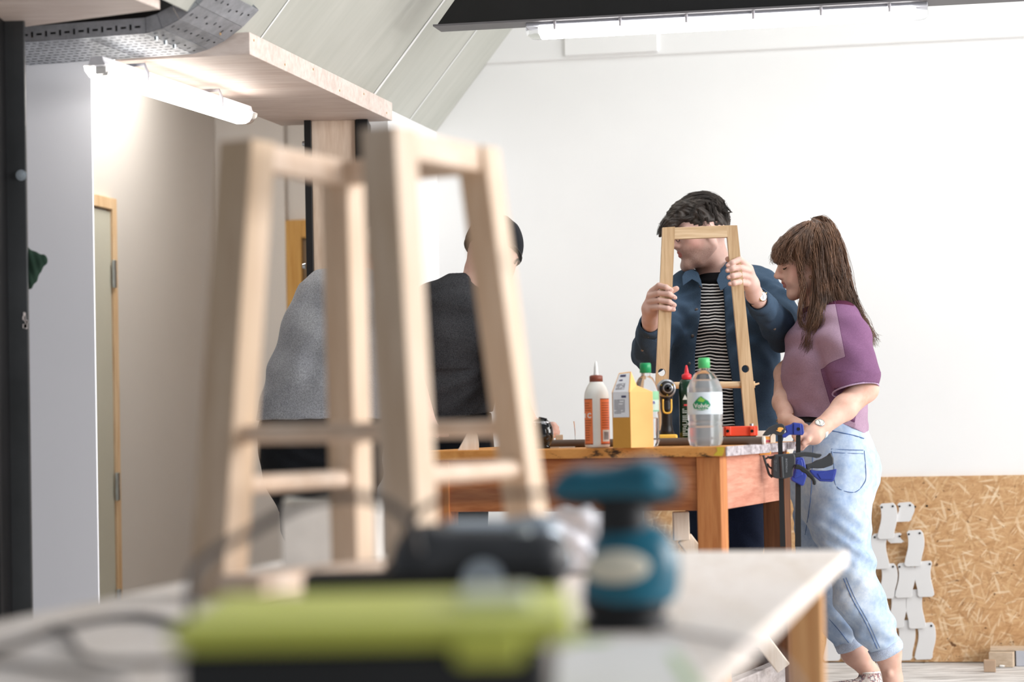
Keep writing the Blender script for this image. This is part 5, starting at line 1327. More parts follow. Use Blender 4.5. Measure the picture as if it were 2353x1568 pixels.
M_plum = Mat('two_tone_plum_jersey', .9, .1)
def jersey(m, c, c2): 
    return m.mix(1, m.ramp(m.noise(7, None, 5), [(.3, lin(c2)), (.65, lin(c))]), m.ramp(m.noise(500, None, 2), [(.35, (.8,) * 3), (.65, (1.1,) * 3)]), 'MULTIPLY')
gt = lambda m, nm: m.math('GREATER_THAN', m.attr(nm), 0.0)
c_ = M_plum.mix(gt(M_plum, 'dark_panel'), jersey(M_plum, (178, 150, 172), (164, 136, 158)), jersey(M_plum, (136, 98, 132), (120, 84, 116)))
c_ = M_plum.mix(gt(M_plum, 'neckband'), c_, lin((84, 40, 62))); c_ = M_plum.mix(M_plum.math('LESS_THAN', M_plum.math('ABSOLUTE', M_plum.attr('dark_panel')), .0011), c_, lin((104, 70, 100)))
M_plum.base(c_); M_plum.bump(M_plum.noise(700, None, 2), .3, .0008); M_plum = M_plum.m
def at_dark(c):
    px, py = proj(c); q = 8.42 / 5556
    a = np.minimum(np.minimum((px - (1921 + (py - 705) * .19)) * q, (850 - py) * q), (8.36 - c[:, 1]))
    rel = c - np.array(pc); cut = rel @ np.array(nn_); rad = np.sqrt(np.maximum(0, (rel ** 2).sum(1) - cut ** 2)); b = np.minimum(np.minimum(cut + .098, .101 - rad), 8.3 - c[:, 1])
    return np.maximum(a, b)
def at_neck(c):
    px, py = proj(c); q = 8.42 / 5556
    return np.minimum((699 - py + .0035 * (px - 1925) ** 2) * q, (1962 - px) * q)
S_.build('top', M_plum, wo, relax=1, attrs={'dark_panel': at_dark, 'neckband': at_neck})
# rolled sleeve hem, paler edge
n = 44; ring = []; b1 = nn_.orthogonal().normalized(); b2 = nn_.cross(b1)
for i in range(n + 1):
    t = 2 * math.pi * i / n; ring.append(pc - nn_ * .001 + (b1 * math.cos(t) + b2 * math.sin(t)) * .079)
MB().tube(ring, .0028, 8, cap=False).build('sleeve_hem', cloth('lilac_edge', (196, 170, 200)), wo)
# --- belt and jeans
S_ = Sdf((w(1790, 700).x, 8.1, 0.10), (w(2090, 1500).x, 8.78, w(1900, 955).z), .0036)
S_.loft([w(1908, 968), w(1912, 1010), w(1915, 1075), w(1912, 1130)], [(.102, .152), (.125, .168), (.15, .18), (.145, .178)], (1, 0, 0), .03)
S_.chain([w(1925, 1110, -.085), w(1928, 1190, -.088), w(1950, 1290, -.09), w(1972, 1370, -.09), w(2006, 1435, -.082), w(2040, 1500, -.07)], [.108, .104, .083, .079, .07, .052], .03)
S_.chain([w(1900, 1110, .085), w(1893, 1190, .09), w(1886, 1290, .1), w(1902, 1370, .108), w(1930, 1430, .115), w(1957, 1488, .12)], [.104, .1, .086, .072, .066, .048], .03)
S_.ell(w(1960, 1085, 0), (.085, .16, .1), None, .04)
def denimfold(x, y, z):
    lo_ = 1 / (1 + np.exp((z - .75) * 18))
    return folds(x, y, z, (.5, .1, .9), 58, .0042, 21) * (.2 + .9 * lo_) + folds(x, y, z, (-.8, .3, .5), 85, .0018, 22)
S_.disp(denimfold)
def endcut(p, q):
    n_ = (Vector(q) - Vector(p)).normalized(); return lambda x, y, z: (x - q[0]) * n_[0] + (y - q[1]) * n_[1] + (z - q[2]) * n_[2]
c1_ = endcut(w(2010, 1440, -.08), w(2039, 1504, -.07)); c2_ = endcut(w(1932, 1430, .115), w(1957, 1490, .12))
S_.maxf(lambda x, y, z: np.where(z < .35, np.where(y < 8.44, c1_(x, y, z), c2_(x, y, z)), -1))
S_.maxf(lambda x, y, z: z - w(1900, 966).z + .0 * x + 0 * y - .12 * (x - w(1900, 966).x) * -1)
jm = Mat('bleached_denim', .85, .15)
a_ = jm.ramp(jm.noise(7, jm.co((1, 1, .7)), 6, .65), [(.3, lin((150, 174, 208))), (.5, lin((188, 206, 228))), (.68, lin((218, 228, 240)))])
b_ = jm.ramp(jm.noise(45, None, 5, .7), [(.3, (.78, .84, .92, 1)), (.6, (1.06, 1.05, 1.03, 1))])
a_ = jm.mix(1, a_, b_, 'MULTIPLY'); jm.base(a_); jm.bump(jm.noise(500), .3, .0006)
jb = cloth('dark_denim_stitch', (96, 124, 172))
jo = S_.build('jeans', jm.m, wo, relax=1)
def surf_pts(S, pxs, y_start, y_dir=1):
    """drops points onto the near surface of a field"""
    out = []
    for px, py in pxs:
        p = None
        for k in range(200):
            Y = y_start + k * .002; q = P(px, py, Y); i = [int(round((q[j] - S.lo[j]) / S.h)) for j in range(3)]
            if all(0 <= i[j] < S.n[j] for j in range(3)) and S.V[i[0], i[1], i[2]] < .0015: p = q; break
        if p is not None: out.append(p)
    return out
def stitch(S, pxs, r, name, mat, parent, y0=8.1, n=6):
    pp = spline([Vector((x, y, 0)) for x, y in pxs], n); q = surf_pts(S, [(p.x, p.y) for p in pp], y0)
    if len(q) > 2: return MB().tube(q, r, 5).build(name, mat, parent)
stitch(S_, [(1910, 1032), (1940, 1034), (1984, 1035)], .0014, 'pocket_seam', jb, jo); stitch(S_, [(1911, 1040), (1950, 1042), (1984, 1043)], .0010, 'pocket_seam', jb, jo)
stitch(S_, [(1910, 1032), (1916, 1070), (1922, 1118), (1962, 1132), (1985, 1112), (1990, 1090), (1986, 1036)], .0013, 'pocket_seam', jb, jo, n=8)
stitch(S_, [(1868, 1025), (1866, 1080), (1862, 1150), (1850, 1230)], .0014, 'side_seam', jb, jo, n=8)
stitch(S_, [(1900, 988), (1930, 994), (1962, 1001), (1985, 1008)], .0018, 'waistband_seam', jb, jo)
stitch(S_, [(1938, 1330), (1960, 1380), (1988, 1430), (2016, 1492)], .0016, 'side_seam', jb, jo, n=8); stitch(S_, [(1944, 1328), (1967, 1380), (1995, 1430), (2022, 1490)], .0010, 'side_seam', jb, jo, n=8)
stitch(S_, [(1906, 1424), (1930, 1452), (1950, 1478)], .0014, 'side_seam', jb, jo, y0=8.36, n=8)
def cuff(p, q, r, hgt, mat, parent):
    p = Vector(p); q = Vector(q); d = (q - p).normalized(); a = d.orthogonal().normalized(); b = d.cross(a); m = MB(); n = 40; vs = []
    prof = [(r - .004, hgt * .5), (r + .001, hgt * .52), (r + .004, hgt * .3), (r + .0045, 0), (r + .0035, -hgt * .45), (r - .004, -hgt * .5), (r - .012, -hgt * .2)]
    for rr, h_ in prof:
        for j in range(n):
            t = 2 * math.pi * j / n; wob = .0012 * math.sin(5 * t + h_ * 200)
            vs.append(q - d * (hgt * .4) + d * h_ + (a * math.cos(t) + b * math.sin(t)) * (rr + wob))
    m.add(vs, [(i * n + j, i * n + (j + 1) % n, (i + 1) * n + (j + 1) % n, (i + 1) * n + j) for i in range(len(prof) - 1) for j in range(n)], True)
    return m.build('turned_up_cuff', mat, parent)
jc = cloth('pale_denim_inside', (206, 218, 236), (184, 200, 226), 30)
cuff(w(2010, 1440, -.08), w(2040, 1500, -.07), .056, .036, jc, jo); cuff(w(1932, 1430, .115), w(1957, 1487, .12), .051, .036, jc, jo)
MB().lathe(w(1908, 968), [(.0, 0)], 3) if False else None
bn = 48; bp = [w(1908, 965) + Vector((math.cos(t * 2 * math.pi / bn) * .108, math.sin(t * 2 * math.pi / bn) * .158, math.cos(t * 2 * math.pi / bn) * -.006)) for t in range(bn + 1)]
MB().tube(bp, .0125, 8, cap=False).build('belt', plain('black_braided_belt', (22, 20, 22), .5, .5, bump=.5, scale=60), wo)
# shoes
M_can = Mat('floral_canvas', .8, .2); M_can.base(M_can.ramp(M_can.noise(60, None, 3), [(.42, lin((232, 224, 216))), (.52, lin((170, 120, 120))), (.56, lin((96, 112, 130))), (.62, lin((236, 230, 224)))])); M_can = M_can.m
for an, toe, hc_ in ((w(2052, 1574, -.065), w(1952, 1588, -.11), .062), (w(1998, 1568, .13), w(1898, 1586, .1), .1)):
    s = Sdf((min(an.x, toe.x) - .09, an.y - .1, 0), (max(an.x, toe.x) + .08, an.y + .08, .14), .003)
    s.cap((an.x + .005, an.y, .04), (toe.x, toe.y, .03), .038, .034, .02); s.cap((an.x + .002, an.y, hc_ + .03), (an.x + .002, an.y, .035), .037, .04, .02)
    s.plane((0, 0, hc_), (0, 0, 1))
    s.maxf(lambda x, y, z: .002 - z + 0 * x + 0 * y)
    sh = s.build('shoe', M_can, wo)
    MB().tube([an + Vector((math.cos(t * .3142) * .038, math.sin(t * .3142) * .037, hc_ - .004 - an.z)) for t in range(21)], .003, 6, cap=False).build('shoe_trim', M_whitepl, sh)
watch(wo, w(1882, 990, -.365), (w(1886, 984, -.36) - w(1940, 938, -.29)), (-.30, -.8, .35), .0155, .0305, plain('pale_strap', (214, 222, 222), .4), plain('silver_case', (200, 202, 206), .2, .6, .9), face=(232, 232, 220))
for rr in (0, .006): MB().tube([w(1804, 962, -.12) + Vector((math.cos(t * .26) * .031, math.sin(t * .26) * .031, .012 * math.cos(t * .26) + rr)) for t in range(25)], .0011, 6, cap=False).build('bracelet', plain('gold_bangle', (200, 160, 90), .25, .5, .9), wo)
# --- hair
M_bh = hairmat('brown_hair', (48, 33, 28), (142, 104, 78))
S_ = Sdf((w(1765, 600).x, 8.2, w(1900, 830).z), (w(2030, 600).x, 8.64, w(1900, 485).z), .003)
S_.ell(TH_(-.014, 0, .045), (.103, .086, .09), [tuple(v) for v in (Fh, Lh, Uh)], .01)
S_.ell(TH_(.07, 0, .055), (.04, .066, .045), [tuple(v) for v in (Fh, Lh, Uh)], .02)
S_.ecap(w(1812, 560), w(1793, 600), (.055, .03), (.05, .014), (0, 1, 0), .02)
S_.cap(w(1858, 532), w(1872, 516), .03, .02, .02); S_.cap(w(1878, 520), w(1898, 548), .02, .034, .025)
S_.loft([w(1893, 545), w(1908, 610), w(1918, 670), w(1925, 708)], [(.045, .06), (.052, .075), (.05, .07), (.04, .05)], (1, 0, 0), .03)
# cut away the face side
def facecut(x, y, z):
    qx = (x - oh.x) * Fh.x + (y - oh.y) * Fh.y + (z - oh.z) * Fh.z; qz = (x - oh.x) * Uh.x + (y - oh.y) * Uh.y + (z - oh.z) * Uh.z
    return np.where(qx > .0, .012 - qz, np.where(qx > -.022, -.02 - qz, -1)) * 1.0
S_.maxf(facecut)
S_.disp(lambda x, y, z: .0014 * np.sin(x * 190 + 9 * np.sin(z * 26) + 20 * y) + .001 * np.sin(x * 330 + z * 40 + 7 * np.sin(z * 22)), .02)
ho = S_.build('hair', M_bh, wo)
near = -.085
G = []
def gg_(pts, w0, w1, n): G.append(([w(*p) for p in pts], w0, w1, n))
for dy in (-.085, -.05, -.01, .04): gg_([(1862, 511, dy * .3), (1842, 518, dy * .6), (1812, 540, dy * .85), (1791, 570, dy), (1783, 590, dy), (1791, 610, dy * .95)], .005, .0055, 108)      # fringe
for dy in (-.088, -.08): gg_([(1852, 525, dy * .6), (1826, 552, dy * 1.0), (1808, 585, dy * 1.04), (1812, 612, dy)], .006, .006, 90)
for dy in (-.09, .085): gg_([(1850, 525, dy * .6), (1836, 560, dy * 1.02), (1836, 605, dy * 1.02), (1845, 655, dy), (1846, 720, dy * .9), (1840, 770, dy * .7)], .005, .0045, 36)   # thin front lock
gg_([(1858, 520, near * .55), (1838, 555, near * 1.05), (1836, 595, near * 1.08), (1850, 640, near * 1.02)], .007, .004, 90)
gg_([(1866, 515, near * .5), (1856, 550, near * 1.05), (1858, 590, near * 1.12), (1872, 620, near * 1.1)], .009, .006, 120)
for x0 in (0, 12, 24, 36): gg_([(1868 + x0 * .8, 514, near * .4), (1882 + x0 * .9, 556, near * 1.0), (1888 + x0, 615, near * 1.15), (1896 + x0 * 1.25, 675, near * 1.2), (1910 + x0 * 1.6, 735, near * 1.2)], .009, .012, 126)
gg_([(1875, 560, near), (1880, 620, near * 1.15), (1884, 680, near * 1.3), (1876, 735, near * 1.6), (1862, 785, near * 1.6), (1848, 826, near * 1.5)], .008, .007, 270)
gg_([(1880, 600, near), (1876, 660, near * 1.2), (1868, 720, near * 1.4), (1855, 775, near * 1.5), (1844, 812, near * 1.4)], .006, .006, 160)
gg_([(1888, 620, near * 1.15), (1890, 690, near * 1.4), (1884, 735, near * 1.75), (1868, 775, near * 1.7)], .008, .008, 150)
gg_([(1905, 516, -.02), (1930, 575, -.05), (1944, 645, -.07), (1964, 705, -.11), (1988, 755, -.14), (2010, 806, -.12)], .008, .009, 250)
gg_([(1888, 506, 0), (1918, 550, .0), (1938, 620, .0), (1954, 690, .01), (1984, 748, .0), (2014, 795, -.02)], .010, .011, 250)
gg_([(1880, 505, 0.04), (1912, 560, .06), (1932, 640, .07), (1955, 700, .07), (1982, 760, .05)], .010, .012, 160)
gg_([(1872, 503, 0), (1890, 503, 0), (1912, 530, 0), (1930, 580, 0)], .005, .012, 160)
gg_([(1848, 660, near), (1838, 705, near * 1.1), (1842, 745, near * 1.2), (1862, 762, near * 1.6), (1852, 795, near * 1.6)], .004, .004, 27)
gg_([(1960, 700, -.1), (1990, 745, -.14), (2005, 768, -.13), (2026, 771, -.1)], .004, .004, 9)
strands('loose_hair', G, M_bh, ho, 0, 0, r=.0013, wave=.013, seed=3, seg=5)

# ---------------------------------------------------------------- man in the blue overshirt
YM = 8.78
def mn(px, py, dy=0.0): return P(px, py, YM + dy)
ma = thing('person', (mn(1690, 1200).x, YM, 0), 'person in open blue overshirt and striped shirt holding up a wooden frame', 'person')
yw = math.radians(14); pt2 = math.radians(9)
Fm = Vector((-math.cos(yw) * math.cos(pt2), -math.sin(yw) * math.cos(pt2), -math.sin(pt2))).normalized()
Um = Vector((-math.sin(pt2), 0, math.cos(pt2))); Lm = Um.cross(Fm).normalized(); Um = Fm.cross(Lm).normalized()
om = mn(1612, 540, -.04)
YH = YF + TK / 2                               # mid-thickness of the frame's legs
def z5(x, y, Y=YH): return P(1460 + x / 7.353, 580 + y / 7.353, Y)
S_ = Sdf((mn(1440, 700).x, 7.98, .02), (mn(1850, 700).x, 9.12, mn(1600, 440).z), .0034)
head(S_, om, (Fm, Lm, Um), sc=1.03)
S_.ecap(mn(1630, 575, .0), mn(1654, 640, .02), (.06, .06), (.068, .064), (0, 1, 0), .03)
S_.cap(mn(1652, 640, .02), mn(1600, 665, .0), .05, .045, .03); S_.cap(mn(1652, 640, .02), mn(1720, 655, .02), .05, .045, .03)
S_.loft([mn(1662, 700), mn(1665, 880), mn(1672, 1010)], [(.15, .09), (.14, .1), (.15, .1)], (1, 0, 0), .03)
# image-left arm and hand
hn = YF - .011
S_.chain([mn(1560, 672), mn(1497, 806, -.2), P(1493, 794, 8.42), z5(255, 1150, 8.2)], [.04, .04, .036, .027], .02)
S_.cap(z5(255, 1150, 8.2), z5(245, 960, 8.165), .027, .028, .015); S_.cap(z5(262, 950, 8.16), z5(290, 720, 8.15), .026, .02, .015)
S_.cap(z5(300, 900, 8.17), z5(340, 720, 8.17), .02, .018, .015)
fl = ((280, 660, 400, 560, 520, 590, 612, 640), (240, 740, 400, 690, 570, 705, 672, 768), (245, 840, 410, 810, 570, 838, 665, 893), (262, 935, 420, 930, 550, 950, 650, 968))
for i, f in enumerate(fl):
    S_.chain([z5(f[0], f[1], 8.14), z5(f[2], f[3], 8.105), z5(f[4], f[5], hn), z5(f[6], f[7], hn + .004)], [.0115, .0098, .0092, .0075], .003)
S_.chain([z5(290, 900, 8.17), z5(400, 760, 8.18), z5(560, 680, YF + TK + .011), z5(695, 615, YF + TK + .004)], [.014, .0125, .0115, .0095], .006)
# image-right arm and hand
S_.chain([mn(1765, 672), mn(1804, 768, -.2), P(1780, 738, 8.42), z5(2010, 720, 8.2)], [.04, .04, .037, .0275], .02)
S_.cap(z5(2010, 720, 8.2), z5(1960, 540, 8.165), .0275, .027, .015); S_.cap(z5(1950, 540, 8.16), z5(1900, 290, 8.145), .026, .02, .015)
S_.cap(z5(1880, 520, 8.165), z5(1850, 320, 8.165), .02, .018, .015)
fr_ = ((1900, 240, 1760, 120, 1640, 175, 1563, 222), (1925, 320, 1760, 255, 1640, 275, 1555, 310), (1915, 420, 1750, 375, 1650, 398, 1578, 425), (1885, 520, 1760, 500, 1670, 520, 1600, 535))
for i, f in enumerate(fr_):
    S_.chain([z5(f[0], f[1], 8.135), z5(f[2], f[3], 8.105), z5(f[4], f[5], hn), z5(f[6], f[7], hn + .006)], [.0118, .0102, .0095, .008], .003)
S_.chain([z5(1880, 480, 8.17), z5(1760, 300, 8.18), z5(1650, 180, YF + TK + .011), z5(1562, 115, YF + TK - .002)], [.014, .0125, .0115, .0095], .006)
S_.chain([mn(1636, 1100, 0), mn(1632, 1350, -.02), mn(1632, 1560, .0)], [.075, .055, .04], .02); S_.chain([mn(1708, 1100, 0), mn(1706, 1350, -.02), mn(1706, 1560, .0)], [.075, .055, .04], .02)
mb_ = S_.build('body', M_skinm, ma, attrs=face_at(om, (Fm, Lm, Um), True, 1.03))
TM = lambda x, y, z: om + (Fm * x + Lm * y + Um * z) * 1.03
for f, sg in [(q, 1) for q in fl] + [(q, -1) for q in fr_]:
    c = z5(f[6] - 6 * sg, f[7] - 6, hn - .0042 if sg > 0 else hn - .0035); MB().box(c, (.0095, .003, .0085), None, .0014).build('fingernail', M_nail, ma)
# glasses just visible beside the frame's leg
gl_ = MB()
for s_ in (1, -1):
    gl_.tube([TM(.1, s_ * .034, .006) + (Lm * math.cos(t) * .024 + Um * math.sin(t) * .019) * 1.03 for t in [i * .3142 for i in range(21)]], .0014, 6, cap=False)
    gl_.tube([TM(.1, s_ * .058, .008), TM(.06, s_ * .073, .01), TM(0, s_ * .08, .012)], .0014, 6)
gl_.tube([TM(.1, .01, .008), TM(.106, 0, .01), TM(.1, -.01, .008)], .0013, 6); gl_.build('glasses', M_black, ma)
for s_ in (1, -1):
    m = MB(); m.tube([TM(.091, s_ * .014, .027), TM(.09, s_ * .03, .031), TM(.08, s_ * .047, .026)], [.0025, .0035, .002], 6); m.build('eyebrow', M_brow, ma)
    m = MB(); c = TM(.0742, s_ * .031, .006); m.lathe(c, [(.0129 * math.sin(t * .2), .0129 * math.cos(t * .2)) for t in range(0, 4)], 20, ax=(Fm - Um * .2)); m.build('eye', M_eye, ma)
# striped shirt
S_ = Sdf((mn(1530, 700).x, 8.54, mn(1600, 1060).z), (mn(1800, 700).x, 9.0, mn(1600, 610).z), .004)
S_.loft([mn(1642, 662, .01), mn(1655, 684), mn(1662, 740), mn(1665, 880), mn(1672, 1050)], [(.08, .07), (.15, .1), (.17, .118), (.165, .118), (.17, .12)], (1, 0, 0), .03)
S_.disp(lambda x, y, z: folds(x, y, z, (.3, 0, .9), 48, .003, 31))
sm_ = Mat('striped_jersey', .85, .12)
sp2 = sm_.n('ShaderNodeSeparateXYZ'); sm_.l(sm_.co(), sp2.inputs[0])
wv = sm_.noise(9, sm_.co((1, .2, .35)), 2)
wv2 = sm_.noise(26, sm_.co((1, .2, .5)), 2)
zz = sm_.math('ADD', sp2.outputs[2], sm_.math('ADD', sm_.math('MULTIPLY', wv, .03), sm_.math('MULTIPLY', wv2, .006)))
sn = sm_.math('SINE', sm_.math('MULTIPLY', zz, 2 * math.pi / .0118))
sn2 = sm_.math('SINE', sm_.math('MULTIPLY', zz, 2 * math.pi / .0354))
st_ = sm_.ramp(sn, [(.18, lin((18, 18, 22))), (.3, lin((232, 230, 228)))])
dk_ = sm_.ramp(sn2, [(.5, (1, 1, 1, 1)), (.9, (.28, .28, .28, 1))])
sm_.base(sm_.mix(sm_.math('GREATER_THAN', sm_.attr('rib'), 0.0), sm_.mix(1, st_, dk_, 'MULTIPLY'), lin((20, 20, 22)))); sm_.bump(sm_.noise(500), .2, .0006)
S_.build('striped_shirt', sm_.m, ma, relax=1, attrs={'rib': lambda c: (643 - .10 * (proj(c)[0] - 1625) - proj(c)[1]) * .0016})
nk = [mn(1643, 636, .0) + Vector((math.cos(t) * .073, math.sin(t) * .078, .026 * math.sin(t) + .012 * math.cos(t) + .004)) for t in [i * .2094 for i in range(31)]]
MB().tube(nk, .0135, 10, cap=False).build('neck_rib', cloth('black_neck_rib', (18, 18, 20)), ma)
# blue overshirt
S_ = Sdf((mn(1435, 700).x, 8.14, mn(1600, 1085).z), (mn(1862, 700).x, 9.14, mn(1600, 596).z), .0036)
S_.loft([mn(1652, 650, .02), mn(1662, 682), mn(1664, 745), mn(1664, 880), mn(1668, 1060)], [(.11, .09), (.2, .118), (.205, .142), (.198, .145), (.212, .15)], (1, 0, 0), .03)
S_.cap(mn(1640, 640, .04), mn(1590, 662, .02), .055, .055, .03); S_.cap(mn(1660, 636, .05), mn(1742, 648, .02), .062, .062, .03)
S_.chain([mn(1568, 672, .0), mn(1512, 760, -.12), mn(1497, 808, -.22)], [.07, .07, .066], .03)
S_.chain([mn(1497, 808, -.22), P(1492, 800, 8.42), P(1492, 768, 8.31), P(1494, 748, 8.255)], [.066, .056, .045, .042], .02)
S_.chain([mn(1748, 668, .0), mn(1784, 712, -.1), mn(1803, 765, -.21)], [.07, .068, .064], .03)
S_.chain([mn(1803, 765, -.21), P(1782, 745, 8.46), P(1758, 705, 8.31), P(1745, 690, 8.265)], [.064, .056, .046, .042], .02)
S_.disp(lambda x, y, z: folds(x, y, z, (.7, .4, .6), 50, .006, 41) + folds(x, y, z, (-.5, .6, .7), 78, .004, 42))
S_.cap(P(1497, 770, 8.3), P(1495, 730, 8.21), .032, .038, .003, True); S_.cap(P(1752, 700, 8.3), P(1728, 668, 8.2), .032, .038, .003, True)
ca1 = endcut(P(1492, 800, 8.42), z5(240, 1240, 8.235)); ca2 = endcut(P(1782, 745, 8.46), P(1742, 692, 8.25))
S_.maxf(lambda x, y, z: np.where((y < 8.36) & (x < mn(1560, 700).x), ca1(x, y, z), -1)); S_.maxf(lambda x, y, z: np.where((y < 8.36) & (x > mn(1690, 700).x) & (z > mn(1700, 745).z), ca2(x, y, z), -1))
zA_, zB_ = mn(1600, 640).z, mn(1600, 980).z
def frontgap(x, y, z):
    t = (zA_ - z) / (zA_ - zB_); xl = mn(1604, 640).x + (mn(1588, 980).x - mn(1604, 640).x) * t + .006 * np.sin(t * 9); xr = mn(1652, 640).x + (mn(1684, 980).x - mn(1652, 640).x) * np.clip(t, 0, 2) ** 1.3 + .003 * np.sin(t * 11)
    return np.where((y < YM - .02) & (y > YM - .28), np.minimum(x - xl, xr - x), -1)
S_.maxf(frontgap)
S_.ecap(mn(1630, 590, .0), mn(1644, 662, .0), (.07, .07), (.074, .07), (1, 0, 0), .004, True)
sh_ = cloth('blue_cotton_twill', (68, 86, 106), (56, 74, 94), 6, 520, b=.3)
so = S_.build('overshirt', sh_, ma, relax=1)
cuffp = ((P(1492, 790, 8.40), z5(252, 1215, 8.235)), (P(1776, 735, 8.40), z5(2085, 830, 8.245)))
dkst = cloth('navy_stitch', (44, 58, 76)); 
for a_, b_ in cuffp: cuff(a_, b_, .037, .05, sh_, so)
# collar
M_col = sh_
m = MB(); q = [mn(1572, 628, -.1), mn(1590, 622, -.115), mn(1606, 630, -.12), mn(1612, 662, -.14), mn(1600, 645, -.142), mn(1588, 636, -.14), mn(1576, 656, -.13), mn(1568, 640, -.11)]
m.prism([mn(x_, y_, -.088 - (y_ - 620) * .0011) for x_, y_ in ((1569, 657), (1567, 636), (1574, 624), (1590, 619), (1603, 626), (1611, 645), (1614, 664), (1604, 650), (1590, 642))], Vector((0, .006, 0))); m.build('collar', M_col, so, bevel=.002)
m = MB(); m.prism([mn(x_, y_, -.09 - (y_ - 625) * .0012 + (x_ - 1655) * .0006) for x_, y_ in ((1647, 645), (1652, 630), (1662, 619), (1678, 611), (1690, 632), (1676, 654), (1656, 669))], Vector((0, .006, 0))); m.build('collar', M_col, so, bevel=.002)
for x, y, dy in ((1611, 659, -.13), (1600.5, 712, -.145), (1591.5, 772, -.15), (1584, 836, -.15), (1577, 900, -.15)):
    p = surf_pts(S_, [(x, y)], 8.6); 
    if p: MB().lathe(p[0], [(.0, -.002), (.0055, -.002), (.006, 0), (.0055, .002)], 18, ax=(0, 1, 0)).build('button', plain('brown_button', (84, 74, 70), .3), so)
for x, y in ((1745, 714), (1780, 756), (1490, 773), (1476, 805)):
    p = surf_pts(S_, [(x, y)], 8.16)
    if p: MB().lathe(p[0], [(.0, -.002), (.0045, -.002), (.005, 0), (.0045, .002)], 18, ax=(0, 1, 0)).build('button', plain('brown_button_small', (120, 104, 92), .3), so)
for pl_ in ([(1598, 655), (1588, 720), (1580, 790), (1572, 860), (1562, 960)], [(1697, 700), (1700, 780), (1704, 860)], [(1553, 700), (1571, 702), (1570, 730), (1566, 745)]):
    stitch(S_, pl_, .0009, 'seam', dkst, so, y0=8.16, n=8)
# trousers
S_ = Sdf((mn(1560, 1200).x, 8.64, 0.05), (mn(1800, 1200).x, 9.1, mn(1600, 1030).z), .0045)
S_.loft([mn(1672, 1045), mn(1678, 1100)], [(.165, .12), (.175, .125)], (1, 0, 0), .03)
S_.chain([mn(1635, 1110), mn(1632, 1350, -.02), mn(1632, 1570)], [.095, .078, .066], .03); S_.chain([mn(1712, 1110), mn(1706, 1220, -.01), mn(1706, 1380, -.02), mn(1706, 1570)], [.095, .078, .072, .064], .03)
S_.disp(lambda x, y, z: folds(x, y, z, (.5, .1, .9), 50, .004, 51))
S_.plane(mn(1672, 1040), (0, 0, 1)); S_.build('trousers', cloth('navy_cotton', (34, 42, 62), (26, 32, 50)), ma, relax=1)
for x in (1632, 1706):
    s = Sdf((mn(x, 1500).x - .08, 8.52, 0), (mn(x, 1500).x + .08, 9.02, .12), .004); s.cap((mn(x, 1500).x, 8.86, .045), (mn(x, 1500).x, 8.67, .035), .042, .04, .02); s.cap((mn(x, 1500).x, 8.86, .09), (mn(x, 1500).x, 8.86, .04), .042, .042, .02)
    s.maxf(lambda x, y, z: .002 - z + 0 * x + 0 * y); s.build('shoe', M_tk, ma)
watch(ma, z5(2045, 760, 8.215), Vector((-.52, -.3, .8)), (.5, -.85, .05), .0165, .0295, plain('black_strap', (22, 20, 20), .5), plain('gold_case', (208, 172, 120), .2, .6, .9))
# short dark hair swept forward
M_mh = hairmat('dark_brown_hair', (30, 25, 22), (64, 53, 45), .55)
S_ = Sdf((mn(1485, 500).x, 8.6, mn(1600, 580).z), (mn(1680, 500).x, 9.05, mn(1600, 430).z), .0026)
axm = [tuple(v) for v in (Fm, Lm, Um)]
S_.ell(TM(-.014, 0, .048), (.102, .0775, .09), axm, .01); S_.ell(TM(.02, 0, .09), (.085, .07, .05), axm, .02)
def hcut(x, y, z):
    qx = (x - om.x) * Fm.x + (y - om.y) * Fm.y + (z - om.z) * Fm.z; qz = (x - om.x) * Um.x + (y - om.y) * Um.y + (z - om.z) * Um.z
    return np.where(np.abs(qx + .008) < .021, .037 - qz, np.where(qx > -.03, .02 + .12 * np.maximum(qx, 0) - qz, -.045 - qz))
S_.maxf(hcut)
S_.chain([TM(.09, 0, .07), TM(.12, 0, .05), TM(.15, .0, .022)], [.032, .022, .006], .02); S_.chain([TM(.08, .03, .08), TM(.118, .03, .055), TM(.142, .02, .03)], [.03, .02, .006], .02)
S_.disp(lambda x, y, z: .0015 * np.sin(x * 210 + 12 * np.sin(z * 45 + y * 30)) + .0012 * np.sin(z * 240 + x * 90 + 6 * np.sin(y * 60)), .02)
mh = S_.build('hair', M_mh, ma)
G = []
rs = random.Random(5)
for i in range(150):
    a = rs.uniform(-1, 1); b = rs.uniform(-1.1, .9); y_ = a * .07; x_ = b * .085 - .012
    zz_ = .048 + .088 * math.sqrt(max(0, 1 - ((x_ + .014) / .102) ** 2 - (y_ / .0775) ** 2))
    dx = .035; g_ = []
    for k_2 in range(4):
        xx = x_ + dx * k_2 * .7; rr2 = 1 - ((xx + .014) / .106) ** 2 - (y_ / .0815) ** 2
        g_.append(TM(xx, y_ * 1.02, .048 + .092 * math.sqrt(max(.004, rr2)) + (.003 + .004 * k_2)))
    G.append((g_, .003, .004, 18))
for i in range(7): G.append(([TM(.05, -.06 + .02 * i, .112), TM(.095, -.05 + .0165 * i, .088), TM(.13, -.035 + .0125 * i, .055), TM(.155, -.022 + .008 * i, .018)], .005, .0035, 54))
for i in range(40):
    y_ = .0765 * (1 if i % 2 else -1); x_ = rs.uniform(-.09, .03); z0_ = rs.uniform(.02, .08); f_ = math.sqrt(max(.05, 1 - ((x_ + .014) / .104) ** 2))
    G.append(([TM(x_, y_ * f_, z0_ + .03), TM(x_ - .002, y_ * f_ * 1.01, z0_ + .01), TM(x_ - .006, y_ * f_ * .98, z0_ - .015)], .003, .003, 18))
strands('hair_tufts', G, M_mh, mh, 0, 0, r=.0009, wave=.004, seed=9, seg=4)

